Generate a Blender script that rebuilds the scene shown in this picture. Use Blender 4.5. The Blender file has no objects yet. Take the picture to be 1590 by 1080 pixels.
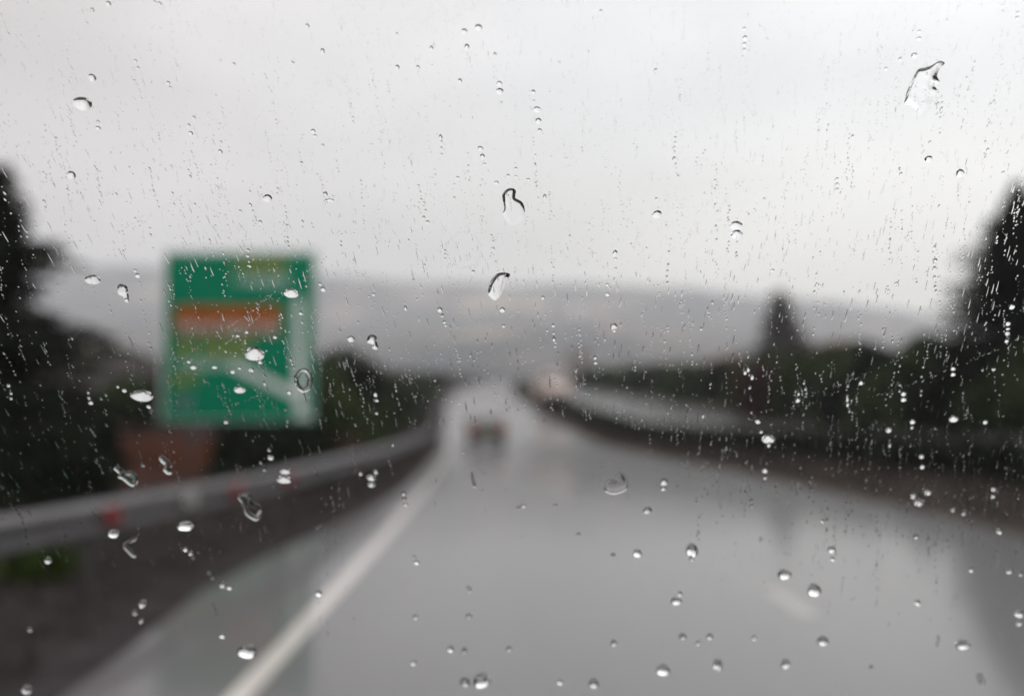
import bpy, bmesh, math, random
import numpy as np
from mathutils import Vector, Matrix, geometry

R = math.radians
scene = bpy.context.scene
COL = scene.collection
rng = random.Random(7)

# ------------------------------------------------------------------ camera
H_EYE = 1.46                       # a seated passenger's eye above the road
FPX = 1546.0                       # focal length in photograph pixels (35 mm on a 36 mm sensor)
PITCH = math.atan(92 / FPX)
CAM = Vector((0, 0, H_EYE))
FWD = Vector((0, math.cos(PITCH), math.sin(PITCH)))
UPV = Vector((0, -math.sin(PITCH), math.cos(PITCH)))
cam_data = bpy.data.cameras.new('camera')
cam = bpy.data.objects.new('camera', cam_data)
COL.objects.link(cam)
cam.location = CAM
cam.rotation_euler = (math.pi / 2 + PITCH, 0, 0)
cam_data.lens = 35
cam_data.sensor_width = 36
cam_data.clip_start = 0.02
cam_data.clip_end = 9000
cam_data.dof.use_dof = True        # focused on the windscreen, so the road is far out of focus
cam_data.dof.focus_distance = 0.563
cam_data.dof.aperture_fstop = 2.8
scene.camera = cam

# ------------------------------------------------------------------ sky
SUN_EL, SUN_AZ = R(52), R(35)      # azimuth clockwise from +Y (front right)
world = bpy.data.worlds.new('World')
scene.world = world
world.use_nodes = True
wn, wl = world.node_tree.nodes, world.node_tree.links
wn.clear()
w_out = wn.new('ShaderNodeOutputWorld')
w_bg = wn.new('ShaderNodeBackground')
w_bg.inputs['Strength'].default_value = 0.145
sky = wn.new('ShaderNodeTexSky')
sky.sky_type = 'NISHITA'
sky.sun_disc = False
sky.sun_elevation = SUN_EL
sky.sun_rotation = SUN_AZ
tc = wn.new('ShaderNodeTexCoord')
sep = wn.new('ShaderNodeSeparateXYZ')
wl.new(tc.outputs['Generated'], sep.inputs[0])


def wmath(op, a, b=None, clamp=False):
    n = wn.new('ShaderNodeMath')
    n.operation = op
    n.use_clamp = clamp
    for k, v in enumerate((a, b)):
        if v is None:
            continue
        if isinstance(v, (int, float)):
            n.inputs[k].default_value = v
        else:
            wl.new(v, n.inputs[k])
    return n.outputs[0]


# layered overcast: brighter towards the hidden sun (front right) and overhead
noise = wn.new('ShaderNodeTexNoise')
noise.inputs['Scale'].default_value = 2.6
noise.inputs['Detail'].default_value = 3
wmap = wn.new('ShaderNodeMapping')
wmap.inputs['Scale'].default_value = (1, 1, 2.2)
wmap.inputs['Location'].default_value = (3.1, 0.4, 1.7)
wl.new(tc.outputs['Generated'], wmap.inputs[0])
wl.new(wmap.outputs[0], noise.inputs['Vector'])
side = wmath('MULTIPLY', sep.outputs[0], 4.2)
zup = wmath('MAXIMUM', sep.outputs[2], 0)
z2 = wmath('MULTIPLY', zup, zup)
up = wmath('ADD', wmath('MULTIPLY', z2, 2.5), wmath('MULTIPLY', wmath('MULTIPLY', z2, z2), 8.0))
cl = wmath('MULTIPLY', wmath('SUBTRACT', noise.outputs[0], 0.5), 4.6)
val = wmath('ADD', wmath('ADD', wmath('ADD', side, up), cl), 6.6)
val = wmath('MINIMUM', wmath('MAXIMUM', val, 4.6), 15.0)
tint = wn.new('ShaderNodeMixRGB')
tint.inputs[1].default_value = (1.0, 0.93, 0.775, 1)
tint.inputs[2].default_value = (0.965, 0.965, 0.97, 1)
wl.new(wmath('MULTIPLY', wmath('MAXIMUM', sep.outputs[2], 0), 3.2, True), tint.inputs[0])
tint2 = wn.new('ShaderNodeMixRGB')      # a faint mauve cast in the cloud on the left
tint2.inputs[2].default_value = (1.0, 0.925, 0.90, 1)
wl.new(tint.outputs[0], tint2.inputs[1])
wl.new(wmath('ADD', wmath('MULTIPLY', sep.outputs[0], -1.6), 0.15, True), tint2.inputs[0])
vm = wn.new('ShaderNodeVectorMath')
vm.operation = 'SCALE'
wl.new(tint2.outputs[0], vm.inputs[0])
wl.new(val, vm.inputs['Scale'])
wmix = wn.new('ShaderNodeMixRGB')
wmix.inputs[0].default_value = 0.98
wl.new(sky.outputs[0], wmix.inputs[1])
wl.new(vm.outputs[0], wmix.inputs[2])
wl.new(wmix.outputs[0], w_bg.inputs['Color'])
wl.new(w_bg.outputs[0], w_out.inputs['Surface'])

# ------------------------------------------------------------------ sun behind cloud
sun_data = bpy.data.lights.new('sun', 'SUN')
sun_data.energy = 0.5
sun_data.angle = R(50)
sun_data.color = (1.0, 0.97, 0.93)
sun = bpy.data.objects.new('sun', sun_data)
COL.objects.link(sun)
sd = Vector((math.sin(SUN_AZ) * math.cos(SUN_EL), math.cos(SUN_AZ) * math.cos(SUN_EL), math.sin(SUN_EL)))
sun.rotation_euler = (-sd).to_track_quat('-Z', 'Y').to_euler()

# ------------------------------------------------------------------ exposure, render
vs = scene.view_settings
scene.display_settings.display_device = 'sRGB'
vs.view_transform = 'Standard'
vs.look = 'None'
vs.exposure = 0
vs.gamma = 1
vs.use_curve_mapping = False
scene.render.engine = 'CYCLES'
cy = scene.cycles
cy.use_denoising = True
try:
    cy.denoiser = 'OPENIMAGEDENOISE'
except Exception:
    pass
cy.use_adaptive_sampling = False
cy.max_bounces = 10
cy.transmission_bounces = 8
cy.glossy_bounces = 4
cy.diffuse_bounces = 3
cy.volume_bounces = 3
cy.transparent_max_bounces = 16
cy.sample_clamp_indirect = 6

# ------------------------------------------------------------------ helpers


def ray(px, py):
    return FWD + Vector((1, 0, 0)) * ((px - 795) / FPX) + UPV * ((540 - py) / FPX)


def at(px, py, D):
    d = ray(px, py)
    return CAM + d * (D / d.y)


def props(o, label=None, cat=None, group=None, kind=None):
    for k, v in (('label', label), ('category', cat), ('group', group), ('kind', kind)):
        if v:
            o[k] = v
    return o


def link(name, me, mats=None, parent=None):
    if mats is not None:
        for m in (mats if isinstance(mats, (list, tuple)) else [mats]):
            me.materials.append(m)
    o = bpy.data.objects.new(name, me)
    COL.objects.link(o)
    if parent is not None:
        o.parent = parent
    return o


def empty(name, loc=(0, 0, 0), rz=0.0):
    o = bpy.data.objects.new(name, None)
    o.empty_display_size = 0.2
    o.location = loc
    o.rotation_euler = (0, 0, rz)
    COL.objects.link(o)
    return o


def mesh_np(name, v, f, smooth=False):
    me = bpy.data.meshes.new(name)
    me.from_pydata([tuple(x) for x in v], [], [tuple(x) for x in f])
    if smooth:
        me.polygons.foreach_set('use_smooth', [True] * len(me.polygons))
    me.update()
    return me


def mesh_bm(name, bm, smooth=False):
    me = bpy.data.meshes.new(name)
    bmesh.ops.recalc_face_normals(bm, faces=bm.faces)
    bm.to_mesh(me)
    bm.free()
    if smooth:
        me.polygons.foreach_set('use_smooth', [True] * len(me.polygons))
    return me


def bm_box(bm, lo, hi, bevel=0.0):
    r = bmesh.ops.create_cube(bm, size=1)
    for v in r['verts']:
        v.co = Vector([lo[k] + (v.co[k] + 0.5) * (hi[k] - lo[k]) for k in range(3)])
    if bevel:
        es = list({e for v in r['verts'] for e in v.link_edges})
        bmesh.ops.bevel(bm, geom=es, offset=bevel, segments=2, profile=0.5, affect='EDGES')


def box_mesh(name, lo, hi, bevel=0.0):
    bm = bmesh.new()
    bm_box(bm, lo, hi, bevel)
    return mesh_bm(name, bm)


def bm_tube(bm, pts, radii, seg=8):
    rings = []
    for i, p in enumerate(pts):
        p = Vector(p)
        a = Vector(pts[max(i - 1, 0)])
        b = Vector(pts[min(i + 1, len(pts) - 1)])
        d = (b - a).normalized()
        s = d.cross(Vector((0, 0, 1)) if abs(d.z) < 0.9 else Vector((1, 0, 0))).normalized()
        t = d.cross(s)
        rings.append([bm.verts.new(p + (s * math.cos(2 * math.pi * k / seg) + t * math.sin(2 * math.pi * k / seg)) * radii[i]) for k in range(seg)])
    for a, b in zip(rings, rings[1:]):
        for k in range(seg):
            bm.faces.new((a[k], a[(k + 1) % seg], b[(k + 1) % seg], b[k]))
    bm.faces.new(rings[0])
    bm.faces.new(rings[-1])


def hermite(table):
    xs = [a for a, b in table]
    ys = [b for a, b in table]
    n = len(xs)
    m = []
    for i in range(n):
        if i == 0:
            m.append((ys[1] - ys[0]) / (xs[1] - xs[0]))
        elif i == n - 1:
            m.append((ys[-1] - ys[-2]) / (xs[-1] - xs[-2]))
        else:
            d0 = (ys[i] - ys[i - 1]) / (xs[i] - xs[i - 1])
            d1 = (ys[i + 1] - ys[i]) / (xs[i + 1] - xs[i])
            m.append(0 if d0 * d1 <= 0 else 2 * d0 * d1 / (d0 + d1))

    def f(x):
        if x <= xs[0]:
            return ys[0]
        if x >= xs[-1]:
            return ys[-1]
        for i in range(n - 1):
            if x <= xs[i + 1]:
                break
        h = xs[i + 1] - xs[i]
        t = (x - xs[i]) / h
        return ((2 * t ** 3 - 3 * t ** 2 + 1) * ys[i] + (t ** 3 - 2 * t ** 2 + t) * h * m[i]
                + (-2 * t ** 3 + 3 * t ** 2) * ys[i + 1] + (t ** 3 - t ** 2) * h * m[i + 1])
    return f


# ------------------------------------------------------------------ materials


def new_mat(name):
    m = bpy.data.materials.new(name)
    m.use_nodes = True
    return m, m.node_tree.nodes, m.node_tree.links, m.node_tree.nodes['Principled BSDF']


def flat(name, col, rough=0.6, metal=0.0, var=0.15, scale=6.0, bump=0.0, spec=0.5, emit=None):
    """Principled material whose colour wanders a little with object-space noise."""
    m, n, l, p = new_mat(name)
    t = n.new('ShaderNodeTexCoord')
    no = n.new('ShaderNodeTexNoise')
    no.inputs['Scale'].default_value = scale
    no.inputs['Detail'].default_value = 4
    l.new(t.outputs['Object'], no.inputs['Vector'])
    r = n.new('ShaderNodeValToRGB')
    r.color_ramp.elements[0].position = 0.3
    r.color_ramp.elements[1].position = 0.7
    r.color_ramp.elements[0].color = tuple(c * (1 - var) for c in col) + (1,)
    r.color_ramp.elements[1].color = tuple(min(1, c * (1 + var)) for c in col) + (1,)
    l.new(no.outputs[0], r.inputs[0])
    l.new(r.outputs[0], p.inputs['Base Color'])
    p.inputs['Roughness'].default_value = rough
    p.inputs['Metallic'].default_value = metal
    p.inputs['Specular IOR Level'].default_value = spec
    if bump:
        b = n.new('ShaderNodeBump')
        b.inputs['Strength'].default_value = bump
        b.inputs['Distance'].default_value = 0.02
        l.new(no.outputs[0], b.inputs['Height'])
        l.new(b.outputs[0], p.inputs['Normal'])
    if emit:
        p.inputs['Emission Color'].default_value = tuple(emit[:3]) + (1,)
        p.inputs['Emission Strength'].default_value = emit[3]
    return m


def foliage_mat(name, c0, c1, scale=1.3):
    m, n, l, p = new_mat(name)
    t = n.new('ShaderNodeTexCoord')
    oi = n.new('ShaderNodeObjectInfo')
    ad = n.new('ShaderNodeVectorMath')
    ad.operation = 'ADD'
    l.new(t.outputs['Object'], ad.inputs[0])
    l.new(oi.outputs['Location'], ad.inputs[1])
    no = n.new('ShaderNodeTexNoise')
    no.inputs['Scale'].default_value = scale
    no.inputs['Detail'].default_value = 5
    no.inputs['Roughness'].default_value = 0.7
    l.new(ad.outputs[0], no.inputs['Vector'])
    r = n.new('ShaderNodeValToRGB')
    r.color_ramp.elements[0].position = 0.35
    r.color_ramp.elements[1].position = 0.68
    r.color_ramp.elements[0].color = tuple(c0) + (1,)
    r.color_ramp.elements[1].color = tuple(c1) + (1,)
    l.new(no.outputs[0], r.inputs[0])
    l.new(r.outputs[0], p.inputs['Base Color'])
    p.inputs['Roughness'].default_value = 0.7
    p.inputs['Specular IOR Level'].default_value = 0.03
    return m


M = {}
# wet asphalt: dark rough stone under a thin film of water
m, n, l, p = new_mat('wet_asphalt')
t = n.new('ShaderNodeTexCoord')
n1 = n.new('ShaderNodeTexNoise'); n1.inputs['Scale'].default_value = 0.35; n1.inputs['Detail'].default_value = 4
n2 = n.new('ShaderNodeTexNoise'); n2.inputs['Scale'].default_value = 90; n2.inputs['Detail'].default_value = 3
mp = n.new('ShaderNodeMapping'); mp.inputs['Scale'].default_value = (1, 0.15, 1)
l.new(t.outputs['Object'], mp.inputs[0]); l.new(mp.outputs[0], n1.inputs['Vector']); l.new(t.outputs['Object'], n2.inputs['Vector'])
r = n.new('ShaderNodeValToRGB')
r.color_ramp.elements[0].color = (0.040, 0.037, 0.040, 1)
r.color_ramp.elements[1].color = (0.068, 0.063, 0.066, 1)
mx = n.new('ShaderNodeMath'); mx.operation = 'ADD'
sc_ = n.new('ShaderNodeMath'); sc_.operation = 'MULTIPLY'; sc_.inputs[1].default_value = 0.5
l.new(n2.outputs[0], sc_.inputs[0]); l.new(n1.outputs[0], mx.inputs[0]); l.new(sc_.outputs[0], mx.inputs[1])
of = n.new('ShaderNodeMath'); of.operation = 'SUBTRACT'; of.inputs[1].default_value = 0.25
l.new(mx.outputs[0], of.inputs[0]); l.new(of.outputs[0], r.inputs[0])
l.new(r.outputs[0], p.inputs['Base Color'])
rr = n.new('ShaderNodeMapRange'); rr.inputs['From Min'].default_value = 0.3; rr.inputs['From Max'].default_value = 0.7
rr.inputs['To Min'].default_value = 0.32; rr.inputs['To Max'].default_value = 0.5
l.new(n1.outputs[0], rr.inputs[0]); l.new(rr.outputs[0], p.inputs['Roughness'])
p.inputs['IOR'].default_value = 1.5
p.inputs['Coat Weight'].default_value = 0.75
p.inputs['Coat Roughness'].default_value = 0.11
p.inputs['Coat IOR'].default_value = 1.33
b = n.new('ShaderNodeBump'); b.inputs['Strength'].default_value = 0.10; b.inputs['Distance'].default_value = 0.003
l.new(n2.outputs[0], b.inputs['Height']); l.new(b.outputs[0], p.inputs['Normal'])
M['asphalt'] = m

# roadside soil and dead grass, tinted by the kind of ground (vertex attribute 'soil')
m, n, l, p = new_mat('roadside_ground')
t = n.new('ShaderNodeTexCoord')
at_ = n.new('ShaderNodeVertexColor'); at_.layer_name = 'soil'
no = n.new('ShaderNodeTexNoise'); no.inputs['Scale'].default_value = 2.4; no.inputs['Detail'].default_value = 7; no.inputs['Roughness'].default_value = 0.7
l.new(t.outputs['Object'], no.inputs['Vector'])
r = n.new('ShaderNodeValToRGB')
r.color_ramp.elements[0].position = 0.3; r.color_ramp.elements[1].position = 0.72
r.color_ramp.elements[0].color = (0.45, 0.45, 0.45, 1); r.color_ramp.elements[1].color = (1.5, 1.5, 1.5, 1)
l.new(no.outputs[0], r.inputs[0])
mu = n.new('ShaderNodeMixRGB'); mu.blend_type = 'MULTIPLY'; mu.inputs[0].default_value = 1
l.new(at_.outputs[0], mu.inputs[1]); l.new(r.outputs[0], mu.inputs[2]); l.new(mu.outputs[0], p.inputs['Base Color'])
p.inputs['Roughness'].default_value = 0.85
p.inputs['Specular IOR Level'].default_value = 0.0
b = n.new('ShaderNodeBump'); b.inputs['Strength'].default_value = 0.6; b.inputs['Distance'].default_value = 0.08
l.new(no.outputs[0], b.inputs['Height']); l.new(b.outputs[0], p.inputs['Normal'])
M['ground'] = m

# far hills: woods broken by pale fields
m, n, l, p = new_mat('hill_cover')
t = n.new('ShaderNodeTexCoord')
no = n.new('ShaderNodeTexNoise'); no.inputs['Scale'].default_value = 0.007; no.inputs['Detail'].default_value = 8; no.inputs['Roughness'].default_value = 0.62
vo = n.new('ShaderNodeTexVoronoi'); vo.inputs['Scale'].default_value = 0.011
l.new(t.outputs['Object'], no.inputs['Vector']); l.new(t.outputs['Object'], vo.inputs['Vector'])
r = n.new('ShaderNodeValToRGB')
e = r.color_ramp.elements
e[0].position = 0.38; e[0].color = (0.020, 0.027, 0.029, 1)  # dark woods, with the blue of the haze mixed into their colour
e[1].position = 0.66; e[1].color = (0.24, 0.19, 0.155, 1)
k = e.new(0.50); k.color = (0.045, 0.042, 0.038, 1)
l.new(no.outputs[0], r.inputs[0]); l.new(r.outputs[0], p.inputs['Base Color'])
p.inputs['Roughness'].default_value = 0.95
p.inputs['Specular IOR Level'].default_value = 0.1
M['hill'] = m

M['field'] = flat('dry_field', (0.24, 0.205, 0.15), 0.9, var=0.2, scale=0.05, spec=0.1)
M['paint'] = flat('worn_road_paint', (0.50, 0.455, 0.43), 0.45, var=0.14, scale=5)
M['paint_worn'] = flat('faded_road_paint', (0.20, 0.185, 0.17), 0.3, var=0.25, scale=6)
for k_ in ('paint', 'paint_worn'):
    q_ = M[k_].node_tree.nodes['Principled BSDF']
    q_.inputs['Coat Weight'].default_value = 0.85
    q_.inputs['Coat Roughness'].default_value = 0.1
    q_.inputs['Coat IOR'].default_value = 1.33
M['steel'] = flat('wet_galvanised_steel', (0.105, 0.10, 0.105), 0.55, 0.4, var=0.2, scale=3)
M['post'] = flat('post_steel', (0.07, 0.065, 0.065), 0.55, 0.5, var=0.2)
M['refl_red'] = flat('red_reflector', (0.16, 0.009, 0.014), 0.35, var=0.05)
M['refl_white'] = flat('white_reflector', (0.24, 0.23, 0.225), 0.3, var=0.05)
M['sign_green'] = flat('sign_green', (0.0, 0.205, 0.112), 0.5, var=0.06, scale=2, spec=0.12)
M['sign_brown'] = flat('sign_brown', (0.26, 0.055, 0.003), 0.45, var=0.06, spec=0.12)
M['sign_white'] = flat('sign_white', (0.66, 0.70, 0.68), 0.45, var=0.04, spec=0.12)
M['sign_yellow'] = flat('sign_yellow', (0.40, 0.29, 0.005), 0.45, var=0.04, spec=0.12)
M['sign_orange'] = flat('sign_orange', (0.47, 0.13, 0.003), 0.45, var=0.04, spec=0.12)
M['sign_blue'] = flat('sign_mauve', (0.30, 0.20, 0.32), 0.45, var=0.04, spec=0.12)
M['alu'] = flat('sign_steel', (0.07, 0.072, 0.072), 0.6, 0.3, var=0.1)
M['bark'] = flat('wet_bark', (0.035, 0.026, 0.02), 0.9, var=0.4, scale=9, bump=0.6)
M['fir'] = foliage_mat('fir_needles', (0.009, 0.012, 0.009), (0.026, 0.031, 0.022), 1.6)
M['fir_brown'] = foliage_mat('brownish_fir_needles', (0.055, 0.047, 0.045), (0.115, 0.096, 0.088), 1.6)
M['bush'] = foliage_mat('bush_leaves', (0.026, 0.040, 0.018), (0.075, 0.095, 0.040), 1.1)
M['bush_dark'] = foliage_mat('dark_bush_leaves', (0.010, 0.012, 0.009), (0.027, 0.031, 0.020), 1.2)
M['bush_brown'] = foliage_mat('russet_bush_leaves', (0.040, 0.024, 0.018), (0.10, 0.062, 0.048), 1.2)
M['weed'] = foliage_mat('green_weed', (0.026, 0.042, 0.010), (0.05, 0.078, 0.018), 5)
M['deadgrass'] = foliage_mat('dead_grass', (0.032, 0.027, 0.024), (0.105, 0.085, 0.073), 0.9)
M['deadgrass_dark'] = foliage_mat('soaked_dead_grass', (0.024, 0.020, 0.019), (0.080, 0.066, 0.060), 0.9)
M['car_dark'] = flat('dark_car_paint', (0.034, 0.031, 0.032), 0.3, 0.2, var=0.05)
M['van_white'] = flat('pale_van_paint', (0.60, 0.48, 0.43), 0.35, 0.0, var=0.05)
M['car_glass'] = flat('dark_car_glass', (0.06, 0.063, 0.068), 0.08, var=0.05)
M['tyre'] = flat('tyre_rubber', (0.02, 0.02, 0.02), 0.8, var=0.2)
M['rim'] = flat('wheel_rim', (0.35, 0.35, 0.36), 0.35, 0.8, var=0.1)
M['tail'] = flat('tail_lamp_red', (0.28, 0.008, 0.01), 0.25, var=0.02, emit=(1.0, 0.05, 0.05, 0.22))
M['plate'] = flat('plate_yellow', (0.6, 0.5, 0.25), 0.4, var=0.05)
M['bumper'] = flat('bumper_plastic', (0.03, 0.03, 0.03), 0.6, var=0.1)
M['head'] = flat('head_lamp_glass', (0.6, 0.6, 0.6), 0.1, var=0.02)
M['wall_pink'] = flat('pink_plaster', (0.50, 0.34, 0.30), 0.85, var=0.1, scale=0.6)
M['wall_pale'] = flat('pale_plaster', (0.58, 0.52, 0.47), 0.85, var=0.1, scale=0.6)
M['wall_grey'] = flat('grey_plaster', (0.25, 0.23, 0.23), 0.85, var=0.1, scale=0.6)
M['roof'] = flat('clay_tiles', (0.17, 0.095, 0.075), 0.8, var=0.25, scale=1.5)
M['win'] = flat('window_glass', (0.05, 0.055, 0.06), 0.1, var=0.1)
M['wood'] = flat('dark_door', (0.10, 0.06, 0.04), 0.7, var=0.2)
M['lining'] = flat('dark_cabin_trim', (0.020, 0.020, 0.021), 0.9, var=0.2, spec=0.1)
M['bonnet'] = flat('dark_bonnet_paint', (0.015, 0.016, 0.02), 0.3, var=0.05)
M['rubber'] = flat('seal_rubber', (0.015, 0.015, 0.016), 0.7, var=0.2)

# windscreen: clear laminated glass with the faintest green cast and a trace of reflection
m, n, l, p = new_mat('windscreen_glass')
n.remove(p)
out = n['Material Output']
tr = n.new('ShaderNodeBsdfTransparent'); tr.inputs[0].default_value = (0.985, 0.99, 0.987, 1)
gl = n.new('ShaderNodeBsdfGlossy'); gl.inputs['Roughness'].default_value = 0.02
mi = n.new('ShaderNodeMixShader'); mi.inputs[0].default_value = 0.003
l.new(tr.outputs[0], mi.inputs[1]); l.new(gl.outputs[0], mi.inputs[2]); l.new(mi.outputs[0], out.inputs['Surface'])
M['glass'] = m

m, n, l, p = new_mat('rain_water')
n.remove(p)
out = n['Material Output']
gb = n.new('ShaderNodeBsdfGlass')
gb.inputs['IOR'].default_value = 1.333
gb.inputs['Roughness'].default_value = 0.0
l.new(gb.outputs[0], out.inputs['Surface'])
M['water'] = m

# ------------------------------------------------------------------ road course
dev = hermite([(-320, -1.2), (-40, -0.6), (0, 0.0), (10, -0.07), (20, -0.30), (32, -0.78), (50, -1.75), (75, -3.25), (100, -4.7), (150, -6.1),
               (200, -6.0), (250, -4.6), (350, 2.0), (450, 14.0), (640, 44.0)])
zroad = hermite([(-320, 0.0), (0, 0.0), (12, 0.0), (25, -0.12), (35, -0.24), (45, -0.30), (60, 0.12), (80, 1.0), (100, 1.95), (150, 4.1), (250, 8.1), (300, 9.7), (350, 10.9),
                 (450, 12.2), (640, 13.0)])
edge_l = hermite([(-320, -2.2), (0, -2.15), (5, -2.22), (7, -2.36), (8.9, -2.44), (10.7, -2.24), (14, -1.95), (19, -1.78), (640, -1.75)])
ROAD_R = 5.86


rail_o = hermite([(-320, -3.9), (0, -3.7), (5, -3.45), (8.9, -2.87), (10.7, -2.62), (14, -2.42), (19, -2.28), (640, -2.25)])


LEFT = [(0, 0), (0.02, 0.0), (0.35, 0.02), (0.9, 0.03), (1.6, 0.02), (3, 0.06), (5, 0.35), (8, 1.0), (12, 1.8), (20, 2.6), (35, 3.6), (70, 5.5), (130, 8), (300, 12),
        (700, 16), (1600, 18)]
RIGHT = [(0, 0), (0.3, 0.04), (0.9, 0.22), (1.6, 0.42), (2.3, 0.76), (2.7, 0.80), (10.6, 0.80), (12, 1.0), (18, 1.9), (30, 3.2), (60, 5.0), (130, 8), (300, 12),
         (700, 16), (1600, 18)]


def prof(table, x):
    return float(np.interp(x, [a for a, b in table], [b for a, b in table]))


def ground_z(X, D):
    o = X - dev(D)
    e = edge_l(D)
    if o < e:
        return zroad(D) + prof(LEFT, e - o)
    if o > ROAD_R:
        return zroad(D) + prof(RIGHT, o - ROAD_R)
    return zroad(D)


ROWS = ([-300, -150, -70, -30] + list(range(-12, 60, 2)) + list(range(60, 150, 5)) + list(range(150, 460, 10)) + [480, 510, 540, 570, 600, 640])


def strip(name, cols, rows, zoff):
    """Sheet along the road: cols is a list of functions D -> (offset, height)."""
    v, f = [], []
    nc = len(cols)
    for D in rows:
        for c in cols:
            o, z = c(D)
            v.append((o + dev(D), D, zroad(D) + z + zoff))
    for i in range(len(rows) - 1):
        for j in range(nc - 1):
            a = i * nc + j
            f.append((a, a + 1, a + nc + 1, a + nc))
    return mesh_np(name, v, f, True)


# ground sheet (dips below the carriageways)
cols = []
for off, z in reversed(LEFT[1:]):
    cols.append(lambda D, off=off, z=z: (edge_l(D) - off, z))
cols.append(lambda D: (edge_l(D) + 0.03, -0.05))
cols.append(lambda D: (ROAD_R - 0.03, -0.05))
for off, z in RIGHT[:]:
    zz = z - 0.05 if 2.75 < off < 10.55 else z
    cols.append(lambda D, off=off, z=zz: (ROAD_R + off + (0.02 if off == 0 else 0), z))
    if off == 2.7:
        cols.append(lambda D: (ROAD_R + 2.76, 0.75))
        cols.append(lambda D: (ROAD_R + 10.54, 0.75))
gme = strip('ground', cols, ROWS, 0.0)
ca = gme.color_attributes.new('soil', 'FLOAT_COLOR', 'POINT')
soil_n = []
for vert in gme.vertices:
    X, D, _ = vert.co
    o = X - dev(D)
    if o < 0:
        c = np.array((0.038, 0.033, 0.034))
        rust = math.exp(-((X + 7.4) / 3.2) ** 2 - ((D - 25) / 9) ** 2)
        c = c * (1 - rust) + np.array((0.060, 0.020, 0.010)) * rust
        if o < -40:
            c = np.array((0.075, 0.068, 0.045))
    else:
        c = np.array((0.075, 0.065, 0.058))
        if o > 17:
            c = np.array((0.06, 0.065, 0.038))
    soil_n += [c[0], c[1], c[2], 1]
ca.data.foreach_set('color', soil_n)
props(link('ground', gme, M['ground']), kind='structure')

road_me = strip('road', [(lambda D, k=k: (edge_l(D) + (ROAD_R - edge_l(D)) * k / 6, 0.0)) for k in range(7)], ROWS, 0.0)
props(link('road', road_me, M['asphalt']), kind='structure')
opp_me = strip('opposite_carriageway', [(lambda D, k=k: (ROAD_R + 2.7 + 7.9 * k / 5, 0.80)) for k in range(6)], ROWS, 0.004)
props(link('opposite_carriageway', opp_me, M['asphalt']), kind='structure')
near = [x for x in ROWS if x <= 400]
line_me = strip('edge_line', [lambda D: (-1.355 - 0.066, 0), lambda D: (-1.355 + 0.066, 0)], near, 0.004)
props(link('edge_line', line_me, M['paint']), kind='structure')
for k, D0 in enumerate([7.0, 19, 31, 43, 55, 67, 79]):
    dm = strip('lane_dash', [lambda D: (2.12 - 0.07, 0), lambda D: (2.12 + 0.07, 0)], [D0, D0 + 0.5, D0 + 1.1], 0.004)
    props(link('lane_dash', dm, M['paint_worn']), kind='structure')

# hills behind
ridge = hermite([(-1400, 402), (-700, 404), (0, 404), (100, 408), (260, 412), (500, 426), (620, 434), (720, 438), (950, 441), (1060, 446), (1150, 455), (1300, 468),
                 (1400, 482), (1490, 500), (1590, 515), (1900, 530), (3000, 545)])
mid = hermite([(-1400, 500), (0, 500), (300, 505), (520, 520), (700, 512), (800, 500), (900, 505), (1050, 515), (1300, 530), (1590, 545), (3000, 560)])


HF = 2.0                           # hills lie this much further back than their plan units


def hill_z(X, Y):
    px = 795 + X / Y * FPX
    zr = H_EYE + (632 - ridge(px)) / FPX * Y
    zm = H_EYE + (632 - mid(px)) / FPX * Y

    def ss(a, b, t):
        t = min(1, max(0, (t - a) / (b - a)))
        return t * t * (3 - 2 * t)
    base = 12 + min(18, abs(X) * 0.02)
    Y = Y / HF
    k1 = ss(310, 820, Y)
    k2 = ss(860, 1300, Y)
    z = base * (1 - k1) + zm * k1
    z = z * (1 - k2) + zr * k2
    if Y > 1300:
        z = zr * (1 - 0.5 * ss(1300, 1900, Y))
    wob = math.sin(X * 0.021 + Y * 0.013) + math.sin(X * 0.047 - Y * 0.031 + 1) * 0.6 + math.sin(X * 0.11 + 2) * 0.35
    return z + wob * 2.6 * k1


hx = [x * 40 for x in range(-85, 86)]
hy = [620 + 40 * k for k in range(0, 80)]
hv = [(x, y, hill_z(x, y) - (3 if y == 620 else 0)) for y in hy for x in hx]
hf = []
W_ = len(hx)
for i in range(len(hy) - 1):
    for j in range(W_ - 1):
        a = i * W_ + j
        hf.append((a, a + 1, a + W_ + 1, a + W_))
props(link('hills', mesh_np('hills', hv, hf, True), M['hill']), kind='structure')


def draped_field(cx, cy, w, d, seed):
    r_ = random.Random(seed)
    v, f = [], []
    nu, nv_ = 14, 8
    for j in range(nv_ + 1):
        for i in range(nu + 1):
            x = cx - w / 2 + w * i / nu + (r_.uniform(-4, 4) if i in (0, nu) else 0)
            y = cy - d / 2 + d * j / nv_
            v.append((x, y, hill_z(x, y) + 1.0))
    for j in range(nv_):
        for i in range(nu):
            a = j * (nu + 1) + i
            f.append((a, a + 1, a + nu + 2, a + nu + 1))
    props(link('field', mesh_np('field', v, f, True), M['field']), kind='structure')


draped_field(-16, 2180, 190, 260, 3)

# air thick with rain
hz = box_mesh('haze', (-3600, -330, -2.0), (3600, 3900, 480))
hm, n, l, p = new_mat('rain_haze')
n.remove(p)
pv = n.new('ShaderNodeVolumePrincipled')
pv.inputs['Color'].default_value = (0.90, 0.92, 0.98, 1)
pv.inputs['Density'].default_value = 0.00035
pv.inputs['Anisotropy'].default_value = 0.0
l.new(pv.outputs[0], n['Material Output'].inputs['Volume'])
props(link('haze', hz, hm), kind='stuff')

# ------------------------------------------------------------------ trees and bushes


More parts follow.
